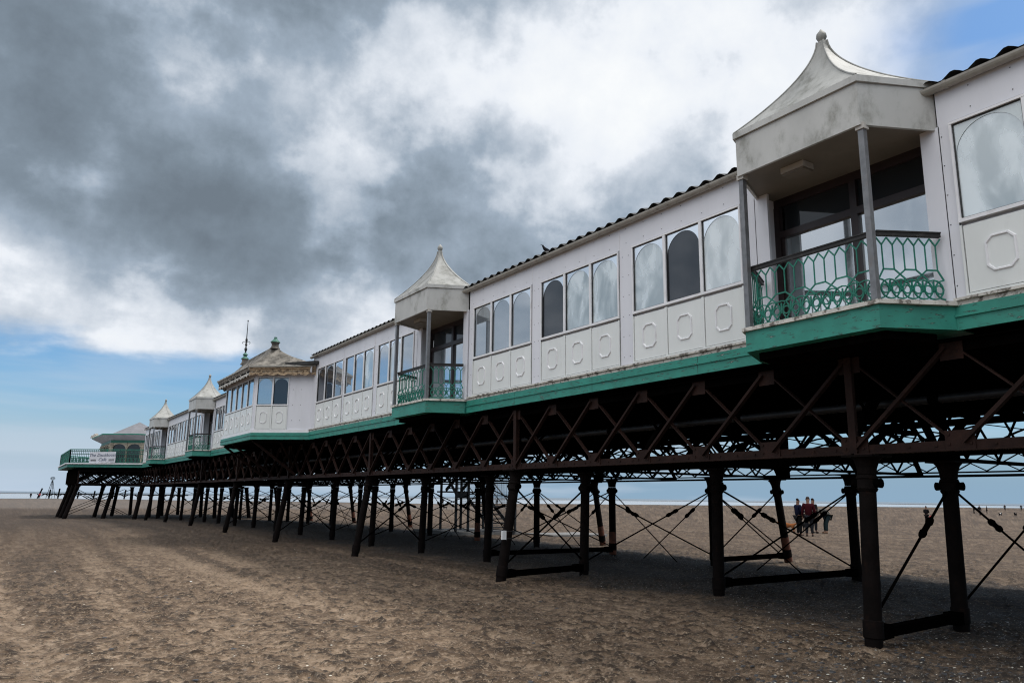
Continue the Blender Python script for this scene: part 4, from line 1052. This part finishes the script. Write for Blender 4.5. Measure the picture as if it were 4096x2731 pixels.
for ii in range(len(wp)):
    if ii in (3, 4): continue
    a, b_ = wp[ii], wp[(ii+1) % 8]; f, Ln = fr_between(a, b_)
    cc_ = Vector((12.1, 69.9, 0)); 
    if (f.o+f.n-cc_).length < (f.o-cc_).length: f.n = -f.n
    nb_ = 2 if Ln < 4 else (4 if Ln < 7.5 else 5)
    for i in range(nb_+1):
        u = Ln*i/nb_; big = i in (0, nb_)
        w2 = .12 if big else .035
        q = MB(CO); f.rect(q, u-w2, u+w2, 3.585, 5.0, -.1, .06); f.rect(q, u-w2*1.5, u+w2*1.5, 5.0, 5.12, -.1, .10); f.rect(q, u-w2, u+w2, 5.12, 5.3, -.1, .06); q.build('pillar', 'cafe_wall', cf)
    for i in range(nb_):
        u0, u1 = Ln*i/nb_+.06, Ln*(i+1)/nb_-.06
        q = MB(CO); r_ = (u1-u0)/2; uc = (u0+u1)/2; N_ = 12
        for k in range(N_):
            t0, t1 = math.pi*k/N_, math.pi*(k+1)/N_
            ua, ub = uc-r_*math.cos(t0), uc-r_*math.cos(t1); za, zb = 4.80+.42*math.sin(t0), 4.80+.42*math.sin(t1)
            q.add([f.P(ua, za, .02), f.P(ub, zb, .02), f.P(ub, 5.3, .02), f.P(ua, 5.3, .02)], [(0, 1, 2, 3)])
        q.build('window_arch', 'cafe_wall', cf, False, False)
        q = MB(CO); f.rect(q, u0, u1, 3.6, 5.25, -.06, -.03); q.build('window_pane', 'dark_glass', cf)

# ------------------------------------------------------------------ stair tower under the pier
SO = (15.6, 27.0, 0)
zs = g0(15.6, 27)
sl = MB((15.6, 28.2, 0)); sl.box((14.6, 26.6, -.3), (17.8, 30.0, zs+.12)); tag(sl.build('concrete_plinth', 'concrete'), 'flat concrete slab on the sand under the metal stairs', 'plinth')
sl = MB((18.6, 26.8, 0)); sl.box((17.9, 24.6, -.3), (20.6, 26.5, zs+.06)); tag(sl.build('concrete_plinth', 'concrete'), 'low concrete kerb slab to the right of the metal stairs', 'plinth')
stt = thing('metal_staircase', 'grey galvanised stair tower with mesh sides beneath the pier', 'staircase', (15.6, 27.0, zs+.12), None)
OS = (15.6, 27.0, zs+.12)
for (x, y) in ((14.9, 29.2), (15.45, 29.2), (14.9, 26.9), (15.45, 26.9), (16.3, 26.5), (17.4, 26.5), (16.3, 29.0), (17.4, 29.0)):
    q = MB(OS); q.box((x-.04, y-.04, zs+.13), (x+.04, y+.04, 3.1)); q.box((x-.1, y-.1, zs+.121), (x+.1, y+.1, zs+.135)); q.build('post', 'galv', stt)
def flight(x0, x1, ya, yb_, z0, z1, n):
    for xx in (x0, x1):
        q = MB(OS); q.bar((xx, ya, z0), (xx, yb_, z1), .02, .16); q.build('stringer', 'galv', stt)
        q = MB(OS); q.bar((xx, ya, z0+.9), (xx, yb_, z1+.9), .035, .035); q.bar((xx, ya, z0+.5), (xx, yb_, z1+.5), .025, .025); q.build('handrail', 'galv', stt)
    for i in range(n):
        t = (i+.5)/n; y = ya+(yb_-ya)*t; z = z0+(z1-z0)*t
        q = MB(OS); q.box((x0+.01, y-.12, z-.02), (x1-.01, y+.12, z+.02)); q.build('tread', 'galv', stt)
flight(16.36, 17.34, 26.6, 28.9, zs+.2, 1.75, 9); flight(15.5, 16.24, 28.9, 26.7, 1.80, 3.1, 7)
q = MB(OS); q.box((15.45, 28.9, 1.72), (17.35, 29.6, 1.78)); q.build('landing', 'galv', stt)
q = MB(OS); q.box((14.9, 26.9, 1.50), (15.45, 27.0, 1.72)); q.build('cross_beam', 'galv', stt)
q = MB(OS); q.bar((14.1, 26.9, 2.9), (14.9, 26.9, 1.65), .06, .09); q.build('raking_strut', 'galv', stt)
def meshpanel(a, b_, z0, z1):
    a, b_ = Vector((*a, 0)), Vector((*b_, 0)); L_ = (b_-a).length; q = MB(OS); n = int(L_/.08)
    for i in range(n+1): p = a.lerp(b_, i/n); q.bar((p.x, p.y, z0), (p.x, p.y, z1), .007, .007)
    m_ = int((z1-z0)/.08)
    for i in range(m_+1): z = z0+(z1-z0)*i/m_; q.bar((a.x, a.y, z), (b_.x, b_.y, z), .007, .007)
    for z in (z0, (z0+z1)/2, z1): q.bar((a.x, a.y, z), (b_.x, b_.y, z), .04, .04)
    q.build('mesh_panel', 'galv', stt, False, False)
meshpanel((14.9, 26.9), (15.45, 26.9), 1.75, 2.9); meshpanel((16.3, 26.5), (17.4, 26.5), 1.2, 3.0); meshpanel((17.4, 26.5), (17.4, 29.0), zs+.15, 3.0); meshpanel((16.3, 26.5), (16.3, 29.0), 1.2, 3.0)

# white notice box strapped to a column
q = thing('notice_box', 'small white plastic box strapped to a front column', 'box', (7.82, 12.20, .9))
m1 = MB((7.82, 12.20, .9)); m1.box((7.735, 12.20, .80), (7.825, 12.235, .96)); m1.build('box_body', 'white_box', q)
m1 = MB((7.82, 12.20, .9))
for z in (.815, .945):
    pts = [(7.955+.125*math.cos(t*math.pi/8), 12.36+.125*math.sin(t*math.pi/8), z) for t in range(17)]
    for i in range(16): m1.bar(pts[i], pts[i+1], .006, .012)
m1.build('strap', 'galv', q)
# ------------------------------------------------------------------ ruined jetty and beacon, far left
JO = onray(6.9, 206.5)
jt = thing('ruined_jetty', 'black broken remains of an old jetty far off at the left', 'jetty', (JO[0], JO[1], JO[2]))
JB = Vector(JO)
q = MB(JB); jx0, jx1 = JB.x+.6, JB.x+62
dv = Vector((1, .10, 0)).normalized()
a, b_ = JB+Vector((.8, 0, 1.42)), JB+dv*44+Vector((0, 0, 1.42)); q.bar(a, b_, .5, .34)
a, b_ = JB+dv*(-60)+Vector((0, 0, 0)), JB
q.build('deck_beam', 'black_iron', jt)
for i, (u, h_, ln) in enumerate(((.4, 3.1, -.8), (2.6, 2.7, .1), (5.1, 3.1, 0), (7.4, 3.0, 0), (10.5, 2.3, 0), (15, 2.5, 0), (20.5, 2.4, 0), (24, 3, 0), (28, 2.5, 0), (32, 2.9, 0), (36, 2.5, 0), (41, 2.8, 0))):
    q = MB(JB); p = JB+dv*u; q.bar(p+Vector((ln, 0, -.3)), p+Vector((.3, 0, h_)), .42, .42)
    q.bar(p+Vector((-.9, 0, 1.35)), p+Vector((0, 0, .8)), .2, .25); q.bar(p+Vector((1.1, 0, 1.35)), p+Vector((.2, 0, .8)), .2, .25); q.build('post', 'black_iron', jt)
bc = thing('beacon', 'tall tripod beacon topped by an open ball', 'beacon', (JB.x+3.2, JB.y+2, JB.z)); bc.scale = (.82, .82, .82); bo = Vector((JB.x+3.2, JB.y+2, JB.z))
for dx in (-1.5, -.4, .5, 1.5):
    q = MB(bo); q.bar(bo+Vector((dx, 0, 0)), bo+Vector((dx*.12, 0, 6.6)), .16, .16); q.build('leg', 'black_iron', bc)
q = MB(bo)
for z, wd in ((2.6, .95), (4.0, .65), (5.3, .38)): q.bar(bo+Vector((-wd, 0, z)), bo+Vector((wd, 0, z)), .1, .1)
q.build('crossbar', 'black_iron', bc)
q = MB(bo); c_ = bo+Vector((0, 0, 7.5))
for rot in range(3):
    pts = [c_+Vector((.75*math.cos(t*math.pi/10)*math.cos(rot*1.05), .75*math.cos(t*math.pi/10)*math.sin(rot*1.05), .62*math.sin(t*math.pi/10))) for t in range(21)]
    for i in range(20): q.bar(pts[i], pts[i+1], .09, .09)
q.bar(c_-Vector((.75, 0, 0)), c_+Vector((.75, 0, 0)), .12, .2); q.bar(bo+Vector((0, 0, 6.4)), c_, .12, .12)
q.build('ball_cage', 'black_iron', bc)
# ------------------------------------------------------------------ people and animals
def skin_obj(name, verts, edges, radii, m, parent, lvl=1):
    me = bpy.data.meshes.new(name); me.from_pydata([tuple(v) for v in verts], edges, [])
    o = bpy.data.objects.new(name, me); COL.objects.link(o)
    md = o.modifiers.new('skin', 'SKIN'); md.use_smooth_shade = True
    sv = me.skin_vertices[0].data
    for i, r_ in enumerate(radii):
        sv[i].radius = (r_, r_) if not isinstance(r_, tuple) else r_
        sv[i].use_root = (i == 0)
    s = o.modifiers.new('sub', 'SUBSURF'); s.levels = lvl; s.render_levels = lvl
    bpy.context.view_layer.update()
    ev = o.evaluated_get(bpy.context.evaluated_depsgraph_get()); m2 = bpy.data.meshes.new_from_object(ev)
    bpy.data.objects.remove(o); bpy.data.meshes.remove(me)
    m2.name = name; m2.materials.clear(); m2.materials.append(MAT[m]); m2.polygons.foreach_set('use_smooth', [True]*len(m2.polygons))
    o = bpy.data.objects.new(name, m2); COL.objects.link(o); o.parent = parent; return o
def person(x0, y0, H, rz, label, top='black', legs='black', hair='brownhair', pose='stand', coat=0.0, shoe='shoe', group=None, stride=0.0, armbend=0.0, lean=0.0, raw=None, slim=1.0, detail=True):
    """H total height; local +Y is where the person faces"""
    x, y, z = raw if raw else onray(x0, y0)
    o = thing('person', label, 'person', (x, y, z), group, rz)
    s = H/1.72
    V = lambda a, b_, c: Vector((a*s, b_*s, c*s))
    if pose == 'bend':
        hip = V(0, -.12, .90); chest = V(0, .30, 1.12); neck = V(0, .42, 1.13); head = V(0, .58, 1.08)
        shl, shr = V(.17, .34, 1.10), V(-.17, .34, 1.10); ell, elr = V(.20, .48, .84), V(-.20, .50, .84); hal, har = V(.14, .58, .62), V(-.12, .62, .60)
    else:
        hip = V(0, 0, .93); chest = V(0, .0+lean*.6, 1.27); neck = V(0, lean, 1.45); head = V(0, lean+.02, 1.60)
        shl, shr = V(.19, lean*.9, 1.38), V(-.19, lean*.9, 1.38)
        if armbend > 0: ell, elr = V(.24, .02+lean, 1.10), V(-.24, .02+lean, 1.10); hal, har = V(.12, .30+lean, 1.12), V(-.10, .30+lean, 1.10)
        else: ell, elr = V(.25, -.02+lean-stride*.3, 1.11), V(-.25, -.02+lean+stride*.3, 1.11); hal, har = V(.26, .06+lean-stride*.5, .86), V(-.26, .06+lean+stride*.5, .86)
    k1, k2 = V(.10, .03+stride*.5, .50), V(-.10, .03-stride*.3, .50)
    f1, f2 = V(.12, stride, .08), V(-.12, -stride, .08)
    if pose == 'bend': k1, k2 = V(.14, -.02, .48), V(-.16, .02, .48); f1, f2 = V(.17, -.02, .08), V(-.22, .04, .08)
    # body: one continuous figure
    vs = [hip, hip.lerp(chest, .5), chest, neck, head-(head-neck)*.25, head+(head-neck)*.35, shl, ell, hal, shr, elr, har, hip+V(.09, 0, -.06), k1, f1, hip+V(-.09, 0, -.06), k2, f2, f1+V(0, .13, -.04), f2+V(0, .13, -.04)]
    ed = [(0, 1), (1, 2), (2, 3), (3, 4), (4, 5), (2, 6), (6, 7), (7, 8), (2, 9), (9, 10), (10, 11), (0, 12), (12, 13), (13, 14), (0, 15), (15, 16), (16, 17), (14, 18), (17, 19)]
    rd = [.12, .11, .13, .055, .085, .075, .06, .042, .03, .06, .042, .03, .085, .055, .038, .085, .055, .038, .03, .03]
    skin_obj('body', vs, ed, [r_*s for r_ in rd], 'skin', o)
    # clothes
    tv = [hip.lerp(chest, -.15-coat*1.0), hip.lerp(chest, .35), chest, neck-(neck-chest)*.25, shl, ell, ell.lerp(hal, .85), shr, elr, elr.lerp(har, .85)]
    if pose == 'bend': tv[0] = hip+V(0, -.06, -.30); tv[1] = hip+V(0, -.02, .06)
    hw = .150+.06*coat
    skin_obj('jacket', tv, [(0, 1), (1, 2), (2, 3), (2, 4), (4, 5), (5, 6), (2, 7), (7, 8), (8, 9)], [(hw*slim*s, hw*.8*slim*s), .145*slim*s, .160*slim*s, .085*s, .085*s, .07*s, .05*s, .085*s, .07*s, .05*s], top, o)
    skin_obj('trousers', [hip, hip+V(.09, 0, -.08), k1, f1+V(0, 0, .03), hip+V(-.09, 0, -.08), k2, f2+V(0, 0, .03)], [(0, 1), (1, 2), (2, 3), (0, 4), (4, 5), (5, 6)],
             [.15*slim*s, .115*s, .082*s, .062*s, .115*s, .082*s, .062*s], legs, o)
    for f_ in (f1, f2):
        skin_obj('shoe', [f_+V(0, -.05, -.03), f_+V(0, .06, -.04), f_+V(0, .17, -.05)], [(0, 1), (1, 2)], [.05*s, .045*s, .035*s], shoe, o)
    hp = head+(head-neck)*.28
    skin_obj('hair', [hp+V(0, -.035, -.03), hp+V(0, -.015, .035), hp+V(0, .03, .045)], [(0, 1), (1, 2)], [.09*s, .095*s, .07*s], hair, o)
    if detail:
        for sg_, nm in ((1, 'hand'), (-1, 'hand')):
            h_ = hal if sg_ > 0 else har; e_ = ell if sg_ > 0 else elr; d = (h_-e_).normalized(); sd_ = V(0, 1, 0)
            vs, ed, rd = [h_, h_+d*.05*s], [(0, 1)], [.028*s, .034*s]
            for q_ in range(4):
                b0_ = h_+d*.09*s+Vector((0, (q_-1.5)*.02*s, 0)); vs += [b0_, b0_+d*.035*s+V(-sg_*.01, 0, 0), b0_+d*.06*s+V(-sg_*.025, 0, 0)]
                i0 = 2+q_*3; ed += [(1, i0), (i0, i0+1), (i0+1, i0+2)]; rd += [.010*s, .009*s, .008*s]
            i0 = len(vs); vs += [h_+d*.05*s+V(0, .04, 0), h_+d*.08*s+V(0, .055, 0)]; ed += [(1, i0), (i0, i0+1)]; rd += [.011*s, .009*s]
            skin_obj(nm, vs, ed, rd, 'skin', o)
        fc_ = (head-neck).normalized(); fwd = Vector((0, 1, 0)) if pose != 'bend' else Vector((0, .3, -1)).normalized()
        c0 = head+fc_*.0
        nz = MB(); nz.tube([c0+fwd*.075*s+fc_*.03*s, c0+fwd*.105*s], [.008*s, .016*s], 6); nz.build('nose', 'skin', o, True)
        for sx_ in (-1, 1):
            ey = MB(); p = c0+fwd*.082*s+fc_*.035*s+Vector((sx_*.032*s, 0, 0)); ey.tube([p-fwd*.005, p+fwd*.006*s], .010*s, 6); ey.build('eye', 'brownhair', o)
            ea = MB(); p = c0+Vector((sx_*.085*s, 0, 0)); ea.tube([p-fc_*.02*s, p+fc_*.03*s], .016*s, 6); ea.build('ear', 'skin', o, True)
        mo = MB(); p = c0+fwd*.083*s-fc_*.045*s; mo.bar(p-Vector((.022*s, 0, 0)), p+Vector((.022*s, 0, 0)), .008*s, .010*s); mo.build('mouth', 'maroon', o)
    return o
def dog(x0, y0, Ls, rz, label, m='black', m2=None, raw=None):
    x, y, z = raw if raw else onray(x0, y0)
    o = thing('dog', label, 'dog', (x, y, z), 'dogs on the beach', rz); s = Ls
    V = lambda a, b_, c: Vector((a*s, b_*s, c*s))
    # +Y is forward; body length about 1
    vs = [V(0, -.35, .58), V(0, -.05, .56), V(0, .28, .56), V(0, .46, .74), V(0, .58, .84), V(0, .76, .80), V(0, -.60, .72), V(0, -.80, .86),
          V(.10, .30, .38), V(.10, .27, .20), V(.10, .31, .03), V(-.10, .30, .38), V(-.10, .34, .20), V(-.10, .36, .03),
          V(.10, -.34, .40), V(.10, -.50, .22), V(.10, -.44, .03), V(-.10, -.30, .40), V(-.10, -.42, .22), V(-.10, -.34, .03), V(0, .86, .78)]
    ed = [(1, 0), (1, 2), (2, 3), (3, 4), (4, 5), (0, 6), (6, 7), (2, 8), (8, 9), (9, 10), (2, 11), (11, 12), (12, 13), (0, 14), (14, 15), (15, 16), (0, 17), (17, 18), (18, 19), (5, 20)]
    order = [1, 0]+list(range(2, 21)); inv = {v: i for i, v in enumerate(order)}
    rd = [.15, .15, .185, .12, .12, .065, .045, .03, .075, .045, .04, .075, .045, .04, .085, .045, .04, .085, .045, .04, .045]
    skin_obj('body', [vs[i] for i in order], [(inv[a], inv[b_]) for a, b_ in ed], [rd[i]*s for i in order], m, o)
    for sx_ in (-1, 1):
        e = MB(); e.tube([V(sx_*.07, .55, .93), V(sx_*.12, .53, .82)], [.02*s, .05*s], 6); e.build('ear', m2 or m, o, True)
    if m2:
        e = MB(); e.tube([V(0, -.2, .60), V(0, .12, .60)], [.17*s, .185*s], 10); e.build('coat_patch', m2, o, True)
    return o
GP = 'walkers and dog owners on the beach'
person(30.7, 23.1, 1.66, R(-112), 'woman in navy hoodie with a dark bag standing beside the ginger dog', 'navy', 'black', 'brownhair', group=GP, armbend=1, slim=1.12)
person(30.5, 22.4, 1.74, R(-50), 'man in maroon hoodie and grey trousers seen from behind', 'maroon', 'darkgrey', 'greyhair', group=GP, coat=.25, slim=1.05)
person(34.0, 24.7, 1.70, R(-95), 'man in black coat half hidden behind the maroon hoodie', 'black', 'darkgrey', 'brownhair', group=GP, coat=.2)
person(34.3, 24.25, 1.72, R(57), 'person in patterned grey coat bending over the sand', 'camo', 'teal', 'greyhair', 'bend', group=GP, coat=.5, shoe='tanboot', slim=1.25)
hb = Vector(onray(30.7, 23.1)); q = MB(hb); q.box(hb+Vector((-.02, -.42, .78)), hb+Vector((.20, -.12, .98))); q.bar(hb+Vector((.1, -.2, .98)), hb+Vector((.02, .1, 1.38)), .03, .01)
tag(q.build('handbag', 'brownhair'), 'dark brown shoulder bag held by the woman in navy', 'bag')
dog(33.2, 25.6, .62, R(-150+180), 'ginger dog sniffing behind the woman in navy', 'ginger')
dog(36.4, 26.9, .55, R(60), 'black dog behind the legs of the man in maroon', 'black')
person(56.6, 31.6, 1.62, R(-90), 'man in black jacket standing with a small child', 'black', 'black', 'brownhair', group=GP, armbend=1, slim=1.1)
person(56.3, 31.1, .92, R(-60), 'small child in striped red top beside the man in black', 'red', 'blue', 'brownhair', group=GP, coat=.3)
person(119.7, 59.7, 1.62, R(20), 'walker in dark coat, left of the pair right of the thick columns', 'black', 'black', group=GP, stride=.1, detail=False, coat=.2)
person(103.0, 50.7, 1.66, R(160), 'walker in dark jacket nearest the two beach dogs', 'black', 'darkgrey', group=GP, stride=.18, detail=False)
person(120.5, 58.3, 1.55, R(30), 'walker in dark clothes close behind another walker', 'darkgrey', 'black', group=GP, detail=False)
dog(104.5, 49.0, .62, R(-100), 'black and white dog following the walkers', 'black', 'white')
dog(105.9, 47.9, .66, R(90), 'slim black dog running behind the white one', 'black')
person(104.5, 46.0, 1.48, R(70), 'walker in pale pink top and dark trousers', 'pale', 'black', group=GP, stride=.2, detail=False)
person(104.7, 42.9, 1.62, R(-100), 'walker in black striding towards the right edge', 'black', 'black', group=GP, stride=.32, detail=False)
person(179, 82.9, 1.7, R(-60), 'distant walker stepping left near the wet sand', 'black', 'black', group=GP, stride=.25, detail=False, coat=.3)
person(186.4, 83.0, 1.7, R(-60), 'distant walker, left of a close pair by the water', 'black', 'black', group=GP, stride=.15, detail=False)
person(187.3, 81.0, 1.6, R(80), 'distant walker, right of a close pair by the water', 'black', 'black', group=GP, stride=.25, detail=False)
person(173.7, 73.4, 1.65, R(-80), 'distant walker in dark top behind the striding one', 'black', 'black', group=GP, detail=False)
person(173.7, 69.9, 1.65, R(-80), 'distant figure with blue sleeves near the right edge', 'blue', 'black', group=GP, detail=False)
person(167.8, 66.0, 1.65, R(-80), 'distant figure in brown at the very right edge', 'maroon', 'black', group=GP, detail=False)
person(67.3, 126.5, 1.75, R(0), 'lone figure on the sand left of the metal stairs', 'black', 'black', group=GP, detail=False)
person(78.0, 125.0, 1.7, R(0), 'distant figure seen through the stair mesh', 'black', 'black', group=GP, detail=False)
person(80.6, 125.3, 1.6, R(0), 'distant stout figure just right of another, behind the mesh', 'darkgrey', 'black', group=GP, detail=False, slim=1.3)
person(5.3, 204.7, 1.7, R(0), 'dark figure far left, left of a pair near the jetty', 'black', 'black', group=GP, detail=False, slim=1.2)
person(8.0-1.0, 204.7, 1.7, R(0), 'figure in dull red far left beside the jetty', 'red', 'black', group=GP, detail=False)
dog(45, 84, .6, R(80), 'small distant dog trotting on open sand beyond the columns', 'black')
# bird on the roof
bx = thing('pigeon', 'dark pigeon perched on the corrugated roof edge', 'bird', (8.02, 11.25, 6.03), None, R(60)); bx.scale = (.6, .6, .75)
skin_obj('body', [Vector((0, -.04, .10)), Vector((0, .05, .14)), Vector((0, .10, .21)), Vector((0, .12, .25)), Vector((0, -.17, .05))], [(0, 1), (1, 2), (2, 3), (0, 4)], [.055, .055, .03, .032, .02], 'darkgrey', bx)
q = MB(); q.tube([(0, .14, .25), (0, .18, .24)], [.01, .003], 6); q.build('beak', 'black', bx)
q = MB(); q.tube([(.02, 0, -.0), (.02, 0, .09)], .006, 5); q.tube([(-.02, 0, .0), (-.02, 0, .09)], .006, 5); q.build('legs', 'maroon', bx)

# ------------------------------------------------------------------ pebbles and shell fragments
def scatter(name, n, areaf, smin, smax, m, lab, flat):
    vs, fs = [], []; rs = np.random.default_rng(len(name)*7)
    for _ in range(n):
        x, y = areaf(rs); s = smin+(smax-smin)*rs.random()**2
        z = float(sand_z(np.array([x]), np.array([y]))[0])
        a = rs.random()*6.28; k = len(vs); m_ = 5
        for ring, (rad, hh) in enumerate(((1, 0), (.75, .6))):
            for j in range(m_):
                t = a+6.283*j/m_; rj = rad*(.75+.5*rs.random()); vs.append((x+s*rj*math.cos(t)*1.25, y+s*rj*math.sin(t), z+s*hh*flat-.002))
        vs.append((x, y, z+s*.8*flat))
        for j in range(m_):
            fs.append((k+j, k+(j+1) % m_, k+m_+(j+1) % m_, k+m_+j)); fs.append((k+m_+j, k+m_+(j+1) % m_, k+2*m_))
    mb = MB(); mb.add(vs, fs); o = mb.build(name, m, None, False, False); tag(o, lab, name.replace('_', ' '), kind='stuff')
mat('pebble', (.035, .036, .04), .5, .4, 30); mat('shell', (.60, .57, .50), .5, .2, 30)
def near_right(rs):
    u = rs.random(); a = R(48+20*rs.random()**.7); r_ = 7.2+6.5*rs.random()**1.5; return r_*math.sin(a), r_*math.cos(a)
def anywhere(rs):
    a = R(-6+74*rs.random()); r_ = 7+18*rs.random()**1.3; return r_*math.sin(a), r_*math.cos(a)
scatter('pebbles', 1500, near_right, .008, .032, 'pebble', 'dark pebbles strewn by the nearest columns', .6)
scatter('pebble_scatter', 500, anywhere, .008, .030, 'pebble', 'odd dark pebbles over the open sand', .5)
scatter('shell_fragments', 1400, near_right, .005, .016, 'shell', 'white broken shells by the nearest columns', .25)
scatter('shell_grit', 450, anywhere, .005, .016, 'shell', 'white shell bits over the open sand', .25)
for i, (x, y, s, lab) in enumerate(((1.05, 18.2, .02, 'scrap of white litter near the middle of the sand'), (-.45, 22.4, .025, 'white litter lying left on the tracked sand'), (-2.3, 30.2, .10, 'long white scrap on the far left sand'), (3.0, 15.1, .025, 'small white scrap right of the other litter'))):
    q = MB((x, y, 0)); z = float(sand_z(np.array([x]), np.array([y]))[0]); 
    q.add([(x-s, y-s*.5, z+.002), (x+s, y-s*.4, z+.002), (x+s*.9, y+s*.6, z+s*.3), (x-s*.8, y+s*.5, z+s*.3), (x, y, z+s*.5)], [(0, 1, 4), (1, 2, 4), (2, 3, 4), (3, 0, 4)])
    tag(q.build('litter', 'white_box', None, False, False), lab, 'litter', 'white litter on the sand')
